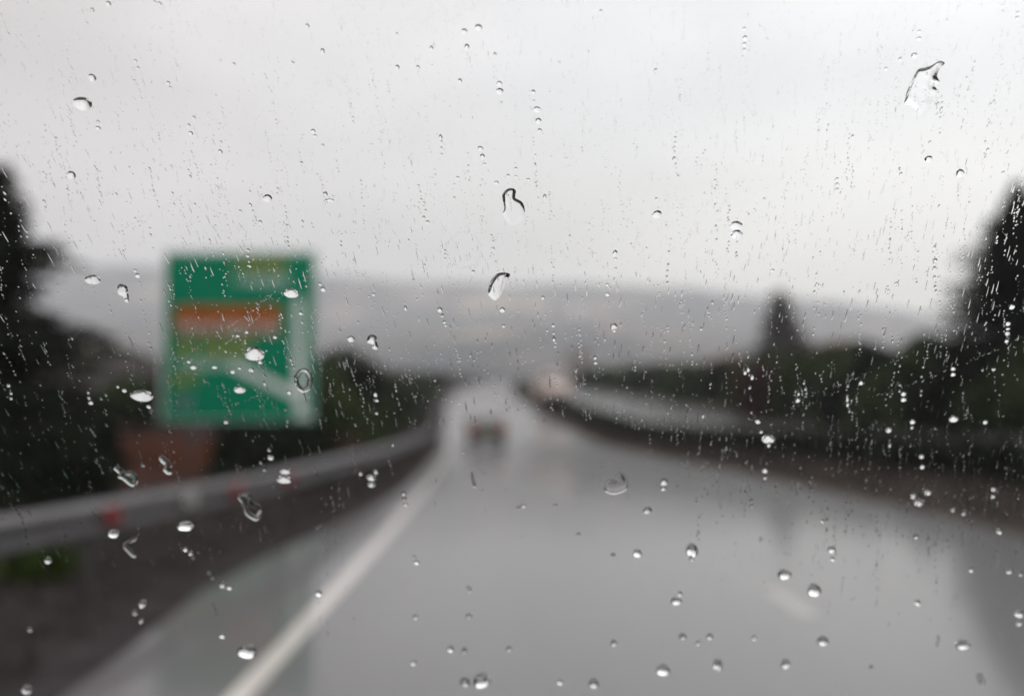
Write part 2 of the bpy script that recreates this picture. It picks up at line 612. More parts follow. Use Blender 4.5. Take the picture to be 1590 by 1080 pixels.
def blades(pos, direc, length, width, nrm=None):
    """Arrays of flat pointed leaves: returns verts, tris."""
    n_ = len(pos)
    direc = direc / np.linalg.norm(direc, axis=1, keepdims=True)
    if nrm is None:
        nrm = NR.normal(size=(n_, 3))
    s = np.cross(direc, nrm)
    s /= np.linalg.norm(s, axis=1, keepdims=True) + 1e-9
    L = length[:, None]
    Wd = width[:, None]
    v = np.stack([pos, pos + direc * L * 0.45 + s * Wd, pos + direc * L, pos + direc * L * 0.45 - s * Wd], 1).reshape(-1, 3)
    i = np.arange(n_)[:, None] * 4
    f = np.concatenate([i, i + 1, i + 2, i + 3], 1)
    return v, f


NR = np.random.default_rng(11)


def big_mesh(name, v, f):
    me = bpy.data.meshes.new(name)
    nv_, nf = len(v), len(f)
    k = f.shape[1]
    me.vertices.add(nv_)
    me.vertices.foreach_set('co', v.astype(np.float32).ravel())
    me.loops.add(nf * k)
    me.loops.foreach_set('vertex_index', f.astype(np.int32).ravel())
    me.polygons.add(nf)
    me.polygons.foreach_set('loop_start', (np.arange(nf) * k).astype(np.int32))
    me.polygons.foreach_set('loop_total', np.full(nf, k, np.int32))
    me.update(calc_edges=True)
    me.validate()
    return me


def conifer(name, base, Ht, rprof, label, seed, twig=0.36, lev=0.16, mat='fir', group=None, whorl=(4, 7)):
    """Fir: tapered trunk and whorls of drooping branches carrying flat sprays of needles; rprof(z/Ht) = reach in metres."""
    r_ = random.Random(seed)
    root = props(empty(name, base), label, 'tree', group)
    bm = bmesh.new()
    bm_tube(bm, [(0, 0, -0.3), (0.02, 0, Ht * 0.3), (-0.02, 0.02, Ht * 0.65), (0, 0, Ht * 0.98)], [Ht * 0.022, Ht * 0.017, Ht * 0.01, 0.012], 9)
    ps, ds, ls, ws = [], [], [], []
    z = Ht * 0.05
    while z < Ht * 0.985:
        t = z / Ht
        reach = rprof(t)
        nb = r_.randint(*whorl)
        a0 = r_.uniform(0, 6.28)
        for b_ in range(nb):
            a = a0 + 6.283 * b_ / nb + r_.uniform(-0.3, 0.3)
            L = reach * r_.uniform(0.55, 1.25) + 0.06
            slope = 0.5 * t - 0.18 + r_.uniform(-0.12, 0.12)
            hd = np.array((math.cos(a), math.sin(a), 0))
            sd_ = np.array((-math.sin(a), math.cos(a), 0))
            if L > 0.5:
                bm_tube(bm, [(0, 0, z), tuple(hd * L * 0.5 + np.array((0, 0, z + slope * L * 0.5))), tuple(hd * L * 0.92 + np.array((0, 0, z + slope * L * 0.8)))],
                        [0.03, 0.02, 0.006], 4)
            k = max(3, int(L / (twig * 0.28)))
            for q in range(k):
                u = (q + 0.6) / k
                p0 = hd * L * u + np.array((0, 0, z + slope * L * u - 0.10 * L * u * u + r_.uniform(-0.05, 0.05)))
                for s in (-1, 1, 0):
                    d = hd * r_.uniform(0.5, 1.0) + sd_ * s * r_.uniform(0.5, 1.0) + np.array((0, 0, r_.uniform(-0.55, 0.15)))
                    ps.append(p0); ds.append(d)
                    ls.append(twig * r_.uniform(0.6, 1.2) * (1.0 - 0.45 * u) * (0.55 + 0.45 * min(1, L)))
                    ws.append(twig * r_.uniform(0.13, 0.22))
        z += lev * r_.uniform(0.8, 1.2) * (0.6 + 0.4 * (1 - t))
    link('trunk', mesh_bm('trunk', bm, True), M['bark'], root)
    v, f = blades(np.array(ps), np.array(ds), np.array(ls), np.array(ws))
    cr = link('crown', big_mesh('crown', v, f), M[mat], root)
    return root


def on_ground(px, D, X=None):
    X = (px - 795) / FPX * D if X is None else X
    return Vector((X, D, ground_z(X, D)))


# left fir, close behind the guard rail
D = 20.0
b = on_ground(-12, D)
mpp = D / FPX
top = H_EYE + (632 - 250) * mpp
lp = [(250, 3), (290, 28), (330, 38), (366, 42), (395, 116), (425, 96), (462, 48), (486, 105), (510, 235), (540, 190), (590, 185), (650, 225), (720, 220), (790, 215)]
Hl = top - b.z
tab = sorted([((H_EYE + (632 - y) * mpp - b.z) / Hl, r_ * mpp) for y, r_ in lp])
conifer('fir_tree', b, Hl, lambda t: float(np.interp(t, [a for a, c in tab], [c for a, c in tab])),
        'tall near-black fir tree behind the guard rail left of the green sign', 5, lev=0.12)
# right fir, beyond the opposite carriageway
D = 36.0
b = on_ground(1588, D)
mpp = D / FPX
top = H_EYE + (632 - 276) * mpp
lp = [(285, 2), (310, 14), (345, 34), (385, 54), (425, 98), (452, 84), (490, 112), (540, 130), (600, 145), (680, 150)]
Hl = top - b.z
tab2 = sorted([((H_EYE + (632 - y) * mpp - b.z) / Hl, r_ * mpp) for y, r_ in lp])
conifer('fir_tree', b, Hl, lambda t: float(np.interp(t, [a for a, c in tab2], [c for a, c in tab2])),
        'tall dark fir tree at the right edge beyond the opposite carriageway', 9, twig=0.46, lev=0.13, whorl=(7, 10))
# small pointed fir over the right-hand bushes
D = 150.0
b = on_ground(1213, D)
mpp = D / FPX
top = H_EYE + (632 - 448) * mpp
Hl = top - b.z
conifer('fir_tree', b, Hl, lambda t: float(np.interp(t, [0, 0.3, 0.6, 0.91, 1.0], [5.2, 4.1, 2.3, 0.9, 0.1])),
        'small pointed fir rising above the middle of the right-hand bushes', 14, twig=0.9, lev=0.30, whorl=(6, 9), mat='fir_brown')


def bush_meshes(seed, n_leaf, leaf, blobs=14, flatness=1.0):
    """Unit bush (radius about 1, height about 2): leaf clumps round many branch ends."""
    g = np.random.default_rng(seed)
    cs = []
    for k in range(blobs):
        a = g.uniform(0, 6.283)
        rr_ = 0.78 * math.sqrt(g.uniform(0, 1))
        h = g.uniform(0.25, 1.0) * (1.9 - 0.9 * rr_) * g.uniform(0.75, 1.05)
        cs.append((rr_ * math.cos(a), rr_ * math.sin(a), max(0.22, h - 0.25)))
    cs = np.array(cs)
    idx = g.integers(0, blobs, n_leaf)
    d = g.normal(size=(n_leaf, 3))
    d /= np.linalg.norm(d, axis=1, keepdims=True)
    rad = 0.36 * g.uniform(0.35, 1.0, n_leaf)[:, None] ** 0.6
    pos = cs[idx] + d * rad
    pos[:, 2] = np.maximum(pos[:, 2], 0.02)
    dr = d + g.normal(size=(n_leaf, 3)) * 0.7
    v, f = blades(pos, dr, leaf * g.uniform(0.6, 1.3, n_leaf), leaf * 0.36 * g.uniform(0.7, 1.2, n_leaf))
    fol = big_mesh('foliage', v, f)
    bm = bmesh.new()
    for c in cs:
        bm_tube(bm, [(c[0] * 0.1, c[1] * 0.1, -0.1), (c[0] * 0.55, c[1] * 0.55, c[2] * 0.55), tuple(c)], [0.05, 0.03, 0.01], 5)
    return fol, mesh_bm('stems', bm, True)


BV = {}


def bush_variant(mat, k):
    if (mat, k) not in BV:
        fol, st = bush_meshes(100 + k * 7, 2600, 0.17)
        fol.materials.append(M[mat])
        st.materials.append(M['bark'])
        BV[(mat, k)] = (fol, st)
    return BV[(mat, k)]


def place_bush(X, D, rad, ht, mat, k, label, group, name='bush'):
    fol, st = bush_variant(mat, k % 4)
    root = props(empty(name, (X, D, ground_z(X, D)), rng.uniform(0, 6.28)), label, 'bush', group)
    root.scale = (rad, rad, ht / 1.65)
    a = bpy.data.objects.new('foliage', fol)
    c = bpy.data.objects.new('stems', st)
    for x in (a, c):
        COL.objects.link(x)
        x.parent = root
    return root


# bushes along the left verge past the sign
lab = 'dark green bush in the row along the left verge beyond the sign'
grp = 'bushes along the left verge'
k = 0
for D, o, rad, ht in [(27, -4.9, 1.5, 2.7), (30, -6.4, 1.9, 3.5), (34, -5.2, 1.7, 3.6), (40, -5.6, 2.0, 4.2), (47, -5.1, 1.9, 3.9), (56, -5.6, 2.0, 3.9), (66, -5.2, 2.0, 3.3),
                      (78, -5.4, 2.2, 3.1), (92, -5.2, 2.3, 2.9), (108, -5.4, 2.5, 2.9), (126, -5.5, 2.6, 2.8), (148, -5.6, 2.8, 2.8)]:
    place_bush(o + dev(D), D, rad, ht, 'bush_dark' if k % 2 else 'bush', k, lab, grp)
    k += 1
# low near-black scrub under the sign
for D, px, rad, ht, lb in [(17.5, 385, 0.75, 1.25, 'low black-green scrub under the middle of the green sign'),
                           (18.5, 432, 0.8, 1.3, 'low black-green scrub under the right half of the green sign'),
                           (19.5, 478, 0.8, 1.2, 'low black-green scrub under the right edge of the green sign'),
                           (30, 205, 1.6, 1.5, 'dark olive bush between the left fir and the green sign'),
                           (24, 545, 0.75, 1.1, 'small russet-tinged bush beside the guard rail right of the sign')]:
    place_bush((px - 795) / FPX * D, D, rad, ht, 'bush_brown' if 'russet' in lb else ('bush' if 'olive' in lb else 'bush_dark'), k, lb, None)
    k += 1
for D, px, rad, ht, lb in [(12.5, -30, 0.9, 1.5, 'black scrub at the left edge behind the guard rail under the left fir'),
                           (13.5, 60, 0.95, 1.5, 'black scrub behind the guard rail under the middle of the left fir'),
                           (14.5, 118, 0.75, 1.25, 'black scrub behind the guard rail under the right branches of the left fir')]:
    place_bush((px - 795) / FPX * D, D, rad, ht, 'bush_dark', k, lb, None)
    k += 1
# belt of bushes beyond the opposite carriageway
lab = 'dark green bush in the belt beyond the opposite carriageway'
grp = 'bushes beyond the opposite carriageway'
for D, px, rad, top_y in [(30, 1640, 2.0, 560), (33, 1590, 2.2, 520), (36, 1510, 2.3, 512), (39, 1450, 2.3, 512), (42, 1400, 2.3, 515), (46, 1350, 2.3, 520), (50, 1305, 2.4, 527),
                          (54, 1265, 2.4, 533), (58, 1235, 2.4, 535), (63, 1195, 2.5, 533), (68, 1160, 2.4, 545), (74, 1125, 2.5, 552), (80, 1090, 2.6, 552),
                          (88, 1055, 2.7, 556), (97, 1020, 2.9, 558), (108, 985, 3.0, 560), (120, 955, 3.2, 563), (134, 925, 3.2, 566), (150, 905, 3.2, 572),
                          (60, 1330, 2.6, 522), (52, 1420, 2.6, 512), (45, 1480, 2.4, 510)]:
    X = (px - 795) / FPX * D
    z0 = ground_z(X, D)
    ht = max(1.8, H_EYE + (632 - top_y) / FPX * D - z0)
    place_bush(X, D, rad, ht, ('bush', 'bush_dark', 'bush')[k % 3], k, lab, grp)
    k += 1
for D, px, rad, top_y, lb in [(72, 1252, 2.0, 520, 'russet-brown bush at the foot of the small pointed fir'),
                              (57, 1180, 1.8, 556, 'russet-brown low bush between the pink house and the small fir')]:
    X = (px - 795) / FPX * D
    place_bush(X, D, rad, H_EYE + (632 - top_y) / FPX * D - ground_z(X, D), 'bush_brown', k, lb, None)
    k += 1

# clipped dark hedge along the median
root = props(empty('hedge', (0, 0, 0)), 'low black-green hedge along the median right of the road', 'hedge')
nl = 26000
Dh = 9 + (170 - 9) * NR.uniform(0, 1, nl) ** 1.8
oh = 7.72 + NR.normal(0, 0.30, nl)
zh = NR.uniform(0, 1, nl)
dv = np.array([dev(x) for x in Dh]); zv = np.array([zroad(x) for x in Dh])
gz = np.interp(oh - ROAD_R, [a for a, b in RIGHT], [b for a, b in RIGHT])
lump = 0.06 * np.sin(Dh * 1.9) + 0.04 * np.sin(Dh * 4.3 + 1)
pos = np.stack([oh + dv, Dh, zv + gz - 0.05 + zh * (np.maximum(0.10, 0.90 - gz) + lump)], 1)
v, f = blades(pos, NR.normal(size=(nl, 3)) + np.array((0, 0, 0.4)), 0.16 * NR.uniform(0.6, 1.3, nl) * (1 + Dh / 90), 0.055 * NR.uniform(0.7, 1.2, nl) * (1 + Dh / 60))
link('foliage', big_mesh('foliage', v, f), M['bush_dark'], root)
bm = bmesh.new()
for q in range(110):
    D = 9.5 + q * 1.4
    x = 7.85 + dev(D)
    z = ground_z(x, D)
    bm_tube(bm, [(x, D, z - 0.1), (x + 0.05, D + 0.05, z + 0.15), (x, D + 0.1, z + 0.28)], [0.03, 0.02, 0.01], 5)
link('stems', mesh_bm('stems', bm, True), M['bark'], root)['kind'] = 'stuff'


def grass(name, n_, D0, D1, o_fn, mat, ln, wd):
    Dg = D0 + (D1 - D0) * NR.uniform(0, 1, n_) ** 1.7
    og = np.array([o_fn(d, u) for d, u in zip(Dg, NR.uniform(0, 1, n_))])
    xs = og + np.array([dev(d) for d in Dg])
    zs = np.array([ground_z(x, d) for x, d in zip(xs, Dg)])
    pos = np.stack([xs, Dg, zs - 0.02], 1)
    dr = NR.normal(0, 0.45, size=(n_, 3))
    dr[:, 2] = 1
    v, f = blades(pos, dr, ln * NR.uniform(0.5, 1.3, n_) * (1 + Dg / 90), wd * NR.uniform(0.7, 1.3, n_) * (1 + Dg / 40))
    props(link(name, big_mesh(name, v, f), M[mat]), 'short dead brown grass beside the wet road', 'grass', kind='stuff')


grass('grass', 16000, 5, 90, lambda d, u: ROAD_R + 0.15 + 1.6 * u, 'deadgrass', 0.16, 0.010)
grass('grass', 15000, 4, 80, lambda d, u: edge_l(d) - 0.30 - 3.4 * u, 'deadgrass_dark', 0.13, 0.009)

# green weeds under the rail at the bottom left
b = at(62, 905, 8.3)
tr_ = props(empty('weed_clump', (b.x, 8.3, ground_z(b.x, 8.3))), 'bright green weed clump below the near end of the guard rail', 'plant')
nl = 420
pos = np.stack([NR.normal(0, 0.14, nl), NR.normal(0, 0.12, nl), NR.uniform(-0.02, 0.12, nl)], 1)
dr = NR.normal(0, 0.6, size=(nl, 3)); dr[:, 2] = 0.9
v, f = blades(pos, dr, NR.uniform(0.12, 0.3, nl), NR.uniform(0.012, 0.03, nl))
link('foliage', big_mesh('foliage', v, f), M['weed'], tr_)

# ------------------------------------------------------------------ guard rail
gr = props(empty('guard_rail', (rail_o(6), 6, 0)), 'grey steel guard rail with red reflectors along the left verge', 'guard rail')
gr_loc = Vector(gr.location)
WPROF = [(0.035, 0.155), (0.0, 0.13), (-0.03, 0.105), (-0.03, 0.055), (0.03, 0.02), (0.03, -0.02), (-0.03, -0.055), (-0.03, -0.105), (0.0, -0.13), (0.035, -0.155)]
rows = [2.0 + 0.5 * q for q in range(60)] + [32 + 2 * q for q in range(65)]
v, f = [], []
RAIL_Z = 0.615
for D in rows:
    for a, z in WPROF:       # road side is +X
        v.append((rail_o(D) + dev(D) - a - gr_loc.x, D - gr_loc.y, zroad(D) + RAIL_Z + z * 0.88 - gr_loc.z))
npf = len(WPROF)
for i in range(len(rows) - 1):
    for j in range(npf - 1):
        a = i * npf + j
        f.append((a, a + 1, a + npf + 1, a + npf))
beam = link('beam', mesh_np('beam', v, f, False), M['steel'], gr)
sm = beam.modifiers.new('thickness', 'SOLIDIFY')
sm.thickness = 0.004
pm = box_mesh('post', (-0.12, -0.03, -0.35), (-0.05, 0.03, 0.70), 0.008)
pm.materials.append(M['post'])
for q in range(30):
    D = 3.6 + 4 * q
    o = bpy.data.objects.new('post', pm)
    COL.objects.link(o)
    o.parent = gr
    o.location = Vector((rail_o(D) + dev(D), D, zroad(D))) - gr_loc


def rail_at(px):
    best = min((abs(795 + (rail_o(d) + dev(d)) / d * FPX - px), d) for d in [3 + 0.05 * q for q in range(700)])
    return best[1]


bmr = bmesh.new()
bm_box(bmr, (0.0, -0.07, -0.07), (0.05, 0.07, 0.07), 0.012)
rm = mesh_bm('reflector', bmr)
rm_w = rm.copy()
rm.materials.append(M['refl_red'])
rm_w.materials.append(M['refl_white'])
for px, me_, lb in [(172, rm, 'red reflector'), (292, rm_w, 'pale reflector'), (362, rm, 'red reflector'), (442, rm, 'red reflector')]:
    D = rail_at(px)
    o = bpy.data.objects.new('reflector', me_)
    COL.objects.link(o)
    o.parent = gr
    o['label'] = lb
    o.location = Vector((rail_o(D) + dev(D) + 0.032, D, zroad(D) + RAIL_Z + 0.02)) - gr_loc
    o.rotation_euler = (0, 0, R(-42))

# ------------------------------------------------------------------ direction sign
SD = 22.0
sc = SD / FPX
c0 = at(371, 655, SD)
sg = props(empty('direction_sign', (c0.x, SD, ground_z(c0.x, SD))), 'large green motorway direction sign with brown panel and white arrow', 'sign')
s0 = Vector(sg.location)


def sxz(px, py):
    """photograph pixel -> point on the sign face, in the sign's own axes"""
    p_ = at(px, py, SD)
    return p_.x - s0.x, p_.z - s0.z


def plate(name, x0, y0, x1, y1, yf, th, mat, parent=sg, bevel=0.0, label=None):
    ax, az = sxz(x0, y1)
    bx_, bz = sxz(x1, y0)
    o = link(name, box_mesh(name, (ax, yf, az), (bx_, yf + th, bz), bevel), mat, parent)
    if label:
        o['label'] = label
    return o


board = plate('panel', 250, 391, 491, 655, 0.0, 0.03, M['sign_green'], bevel=0.008)
# white border let into the edge
bm = bmesh.new()
for x0, y0, x1, y1 in [(253, 394, 488, 395.4), (253, 650.6, 488, 652), (253, 395.5, 254.4, 650.5), (486.6, 395.5, 488, 650.5)]:
    ax, az = sxz(x0, y1); bx_, bz = sxz(x1, y0)
    bm_box(bm, (ax, -0.006, az), (bx_, 0.002, bz))
link('border', mesh_bm('border', bm), M['sign_white'], sg)
brown = plate('brown_panel', 270, 474, 436, 520, -0.008, 0.010, M['sign_brown'], label='brown panel')


def glyph_row(name, x0, y0, x1, y1, yf, mat, seed, parent, fill=0.62):
    """A line of out-of-focus lettering: a row of stroke-built letters too blurred to read."""
    r_ = random.Random(seed)
    bm_ = bmesh.new()
    ax, az = sxz(x0, y1)
    bx_, bz = sxz(x1, y0)
    hh = bz - az
    st = hh * 0.17
    x = ax
    while x < bx_ - hh * 0.3:
        w = hh * r_.uniform(0.5, 0.72)
        bm_box(bm_, (x, yf, az), (x + st, yf + 0.006, bz))
        kind = r_.randint(0, 3)
        zs = {0: (1.0,), 1: (0.0, 1.0), 2: (0.5,), 3: (0.0, 0.55, 1.0)}[kind]
        for z in zs:
            lo = az + (hh - st) * z
            bm_box(bm_, (x + st, yf, lo), (x + w, yf + 0.006, lo + st))
        if kind in (1, 2):
            bm_box(bm_, (x + w, yf, az), (x + w + st * 0.9, yf + 0.006, bz))
        x += w + st * (2.0 if kind in (1, 2) else 1.3)
    return link(name, mesh_bm(name, bm_), mat, parent)


glyph_row('lettering', 364, 401, 458, 422, -0.006, M['sign_yellow'], 1, sg)['label'] = 'yellow place name at the top'
glyph_row('lettering', 366, 428, 448, 443, -0.006, M['sign_white'], 2, sg)['label'] = 'white place name at the top'
glyph_row('lettering', 276, 477, 432, 496, -0.014, M['sign_orange'], 3, brown)
glyph_row('lettering', 276, 500, 424, 516, -0.014, M['sign_white'], 4, brown)
glyph_row('lettering', 274, 530, 390, 552, -0.006, M['sign_yellow'], 5, sg)['label'] = 'yellow place name under the brown panel'
glyph_row('lettering', 274, 558, 366, 572, -0.006, M['sign_white'], 6, sg)['label'] = 'white place name under the brown panel'
glyph_row('lettering', 269, 580, 320, 599, -0.006, M['sign_yellow'], 7, sg)['label'] = 'short yellow place name at the lower left'
glyph_row('lettering', 278, 616, 308, 634, -0.006, M['sign_blue'], 8, sg)['label'] = 'small mauve mark at the lower left'


def poly_plate(name, pts, yf, th, mat, parent=sg):
    bm_ = bmesh.new()
    a = [bm_.verts.new((sxz(*q)[0], yf, sxz(*q)[1])) for q in pts]
    fc = bm_.faces.new(a)
    ex = bmesh.ops.extrude_face_region(bm_, geom=[fc])
    bmesh.ops.translate(bm_, vec=(0, th, 0), verts=[x for x in ex['geom'] if isinstance(x, bmesh.types.BMVert)])
    return link(name, mesh_bm(name, bm_), mat, parent)


poly_plate('arrow', [(457, 470), (463.5, 456), (470, 470), (472, 560), (475, 634), (458, 634), (458, 620), (358, 572), (364, 559), (457, 604), (456.5, 540)], -0.006, 0.008, M['sign_white'])
poly_plate('junction_plate', [(458, 638), (479, 638), (484, 648), (456, 648)], -0.006, 0.008, M['sign_white'])
for px in (300, 440):
    x, z1 = sxz(px, 400)
    bm = bmesh.new()
    bm_tube(bm, [(x, 0.10, -0.4), (x, 0.10, z1)], [0.057, 0.057], 14)
    bm_box(bm, (x - 0.12, 0.0, -0.05), (x + 0.12, 0.20, 0.03), 0.01)
    link('post', mesh_bm('post', bm), M['alu'], sg)
for py in (430, 525, 620):
    ax, az = sxz(256, py)
    bx_, bz = sxz(485, py)
    link('brace', box_mesh('brace', (ax, 0.031, az - 0.03), (bx_, 0.06, az + 0.03), 0.004), M['alu'], sg)

# ------------------------------------------------------------------ vehicles


def vehicle(name, label, cat, loc, rz, L, Wd, prof_, ghw, paint, rear_lamps, front_lamps, glass_rear, glass_front, side_glass, wheel_y, wr=0.31):
    """prof_: side outline (y from the tail, z), ghw(z): half width; tail at y = 0, nose at y = L."""
    root = props(empty(name, loc, rz), label, cat)
    bm = bmesh.new()
    lf = [bm.verts.new((-ghw(z), y, z)) for y, z in prof_]
    rt = [bm.verts.new((ghw(z), y, z)) for y, z in prof_]
    nn = len(prof_)
    bm.faces.new(lf)
    bm.faces.new(list(reversed(rt)))
    for i in range(nn):
        j = (i + 1) % nn
        bm.faces.new((lf[i], lf[j], rt[j], rt[i]))
    bmesh.ops.triangulate(bm, faces=[x for x in bm.faces if len(x.verts) > 4])
    es = [e for e in bm.edges if len(e.link_faces) == 2 and e.calc_face_angle(0) > 0.35]
    bmesh.ops.bevel(bm, geom=es, offset=0.045, segments=3, profile=0.6, affect='EDGES')
    body = link('body', mesh_bm('body', bm, False), paint, root)

    def panel(nm, pts, mat, thick=0.012):
        b_ = bmesh.new()
        vs_ = [b_.verts.new(q) for q in pts]
        fc = b_.faces.new(vs_)
        fc.normal_update()
        nrm = fc.normal.copy()
        ctr = sum((Vector(q) for q in pts), Vector()) / len(pts)
        if nrm.dot(ctr - Vector((0, L / 2, 0.8))) < 0:
            nrm = -nrm
        ex = bmesh.ops.extrude_face_region(b_, geom=[fc])
        bmesh.ops.translate(b_, vec=nrm * thick, verts=[x for x in ex['geom'] if isinstance(x, bmesh.types.BMVert)])
        return link(nm, mesh_bm(nm, b_), mat, root)
    (ya, za), (yb, zb) = glass_rear
    panel('rear_window', [(-ghw(za) + 0.12, ya, za), (ghw(za) - 0.12, ya, za), (ghw(zb) - 0.1, yb, zb), (-ghw(zb) + 0.1, yb, zb)], M['car_glass'])
    (ya, za), (yb, zb) = glass_front
    panel('windscreen', [(-ghw(za) + 0.08, ya, za), (ghw(za) - 0.08, ya, za), (ghw(zb) - 0.08, yb, zb), (-ghw(zb) + 0.08, yb, zb)], M['car_glass'])
    for s in (-1, 1):
        for quad in side_glass:
            panel('side_window', [(s * (ghw(z) + 0.001), y, z) for y, z in quad], M['car_glass'], 0.006)
    for x0, x1, z0, z1 in rear_lamps:
        for s in (-1, 1):
            lo, hi = sorted((s * x0, s * x1))
            link('tail_lamp', box_mesh('tail_lamp', (lo, -0.035, z0), (hi, 0.05, z1), 0.012), M['tail'], root)
    for x0, x1, z0, z1, y in front_lamps:
        for s in (-1, 1):
            lo, hi = sorted((s * x0, s * x1))
            link('head_lamp', box_mesh('head_lamp', (lo, y - 0.06, z0), (hi, y + 0.02, z1), 0.015), M['head'], root)
    hw = ghw(0.4)
    link('bumper', box_mesh('bumper', (-hw + 0.04, -0.06, 0.32), (hw - 0.04, 0.06, 0.52), 0.03), M['bumper'], root)
    link('bumper', box_mesh('bumper', (-hw + 0.04, L - 0.06, 0.28), (hw - 0.04, L + 0.05, 0.50), 0.03), M['bumper'], root)
    link('number_plate', box_mesh('number_plate', (-0.26, -0.05, 0.72), (0.26, -0.02, 0.83), 0.004), M['plate'], root)
    for s in (-1, 1):
        bm_ = bmesh.new()
        bm_box(bm_, (s * (hw + 0.10) - 0.09, L * 0.60, 0.92), (s * (hw + 0.10) + 0.09, L * 0.60 + 0.07, 1.05), 0.02)
        link('wing_mirror', mesh_bm('wing_mirror', bm_), M['bumper'], root)
        for y in wheel_y:
            tb = bmesh.new()
            prof_t = [(0.55 * wr, -0.09), (0.9 * wr, -0.1), (wr, -0.07), (wr, 0.07), (0.9 * wr, 0.1), (0.55 * wr, 0.09)]
            sg_ = 20
            rings = [[tb.verts.new((q[1], q[0] * math.cos(6.28318 * i / sg_), q[0] * math.sin(6.28318 * i / sg_))) for i in range(sg_)] for q in prof_t]
            for a_, b_ in zip(rings, rings[1:] + rings[:1]):
                for i in range(sg_):
                    tb.faces.new((a_[i], a_[(i + 1) % sg_], b_[(i + 1) % sg_], b_[i]))
            w_ = link('wheel', mesh_bm('wheel', tb, True), M['tyre'], root)
            w_.location = (s * (hw - 0.10), y, wr)
            rb = bmesh.new()
            bmesh.ops.create_cone(rb, segments=16, radius1=0.56 * wr, radius2=0.50 * wr, depth=0.14, cap_ends=True, matrix=Matrix.Rotation(R(90), 4, 'Y'))
            link('rim', mesh_bm('rim', rb), M['rim'], w_)
    return root


cD = 45.0
cx = (757 - 795) / FPX * cD
hatch = [(0.02, 0.30), (0.0, 0.55), (0.03, 0.88), (0.10, 0.98), (0.52, 1.28), (0.80, 1.345), (1.7, 1.355), (2.15, 1.28), (2.85, 0.97), (3.75, 0.82), (3.95, 0.62), (3.97, 0.32), (3.6, 0.22), (0.3, 0.22)]
vehicle('car', 'dark hatchback with red tail lamps driving ahead on the wet road', 'car', (cx, cD, zroad(cD) + 0.012), math.atan((dev(49) - dev(45)) / 4) * -1, 3.97, 1.7, hatch,
        lambda z: 0.83 if z < 0.95 else 0.83 - (z - 0.95) * 0.42, M['car_dark'],
        [(0.60, 0.80, 0.70, 0.96)], [(0.5, 0.78, 0.62, 0.76, 3.90)], ((0.14, 1.01), (0.48, 1.24)), ((2.78, 1.01), (2.20, 1.25)),
        [[(0.6, 1.0), (0.82, 1.26), (1.45, 1.28), (1.45, 1.0)], [(1.53, 1.0), (1.53, 1.28), (2.05, 1.25), (2.6, 1.0)]], (0.72, 3.18))
vD = 84.0
vx = (850 - 795) / FPX * vD
van_prof = [(0.0, 0.35), (0.0, 2.15), (0.12, 2.35), (3.3, 2.4), (3.7, 2.2), (4.35, 1.35), (4.95, 1.1), (5.05, 0.75), (5.05, 0.35), (4.6, 0.28), (0.3, 0.28)]
vehicle('van', 'pale pinkish-white van coming the other way round the bend', 'van', (vx, vD + 5, zroad(vD) + 0.92), R(180 + 12), 5.05, 2.0, van_prof,
        lambda z: 1.0 if z < 1.2 else 1.0 - (z - 1.2) * 0.12, M['van_white'],
        [(0.80, 0.97, 0.8, 1.2)], [(0.6, 0.92, 0.78, 1.0, 5.02)], ((0.0, 1.45), (0.0, 2.0)), ((4.28, 1.42), (3.74, 2.15)),
        [[(3.0, 1.35), (3.0, 2.0), (3.5, 2.0), (4.1, 1.35)]], (0.9, 4.1), 0.34)

# ------------------------------------------------------------------ houses half hidden behind the bushes and on the hills


def house(px, py_base, D, w, d, h, rz, wall, label, z=None):
    X = (px - 795) / FPX * D
    zb = (ground_z(X, D) if D < 600 else hill_z(X, D)) if z is None else z
    root = props(empty('house', (X, D, zb), rz), label, 'house')
    link('wall', box_mesh('wall', (-w / 2, -d / 2, -1.0), (w / 2, d / 2, h)), wall, root)
    bm_ = bmesh.new()
    e_ = 0.4
    rh = w * 0.22
    pts = [(-w / 2 - e_, h + 0.003), (0, h + rh), (w / 2 + e_, h + 0.003), (w / 2 + e_, h - 0.12), (-w / 2 - e_, h - 0.12)]
    a = [bm_.verts.new((x, -d / 2 - e_, zz)) for x, zz in pts]
    c = [bm_.verts.new((x, d / 2 + e_, zz)) for x, zz in pts]
    bm_.faces.new(a)
    bm_.faces.new(list(reversed(c)))
    for i in range(5):
        bm_.faces.new((a[i], a[(i + 1) % 5], c[(i + 1) % 5], c[i]))
    rf = link('roof', mesh_bm('roof', bm_), M['roof'], root)
    link('chimney', box_mesh('chimney', (w * 0.18, -0.3, h + 0.2), (w * 0.18 + 0.6, 0.3, h + rh + 0.7)), wall, rf)
    for k_ in range(3):
        x = -w * 0.32 + k_ * w * 0.32
        wz = h * 0.52
        if k_ == 1:
            link('door', box_mesh('door', (x - 0.5, -d / 2 - 0.04, 0), (x + 0.5, -d / 2 + 0.02, 2.1)), M['wood'], root)
            continue
        fr = link('window', box_mesh('window', (x - 0.65, -d / 2 - 0.05, wz - 0.65), (x + 0.65, -d / 2 + 0.02, wz + 0.65)), M['sign_white'], root)
        link('pane', box_mesh('pane', (x - 0.55, -d / 2 - 0.06, wz - 0.55), (x + 0.55, -d / 2 - 0.03, wz + 0.55)), M['win'], fr)
    return root


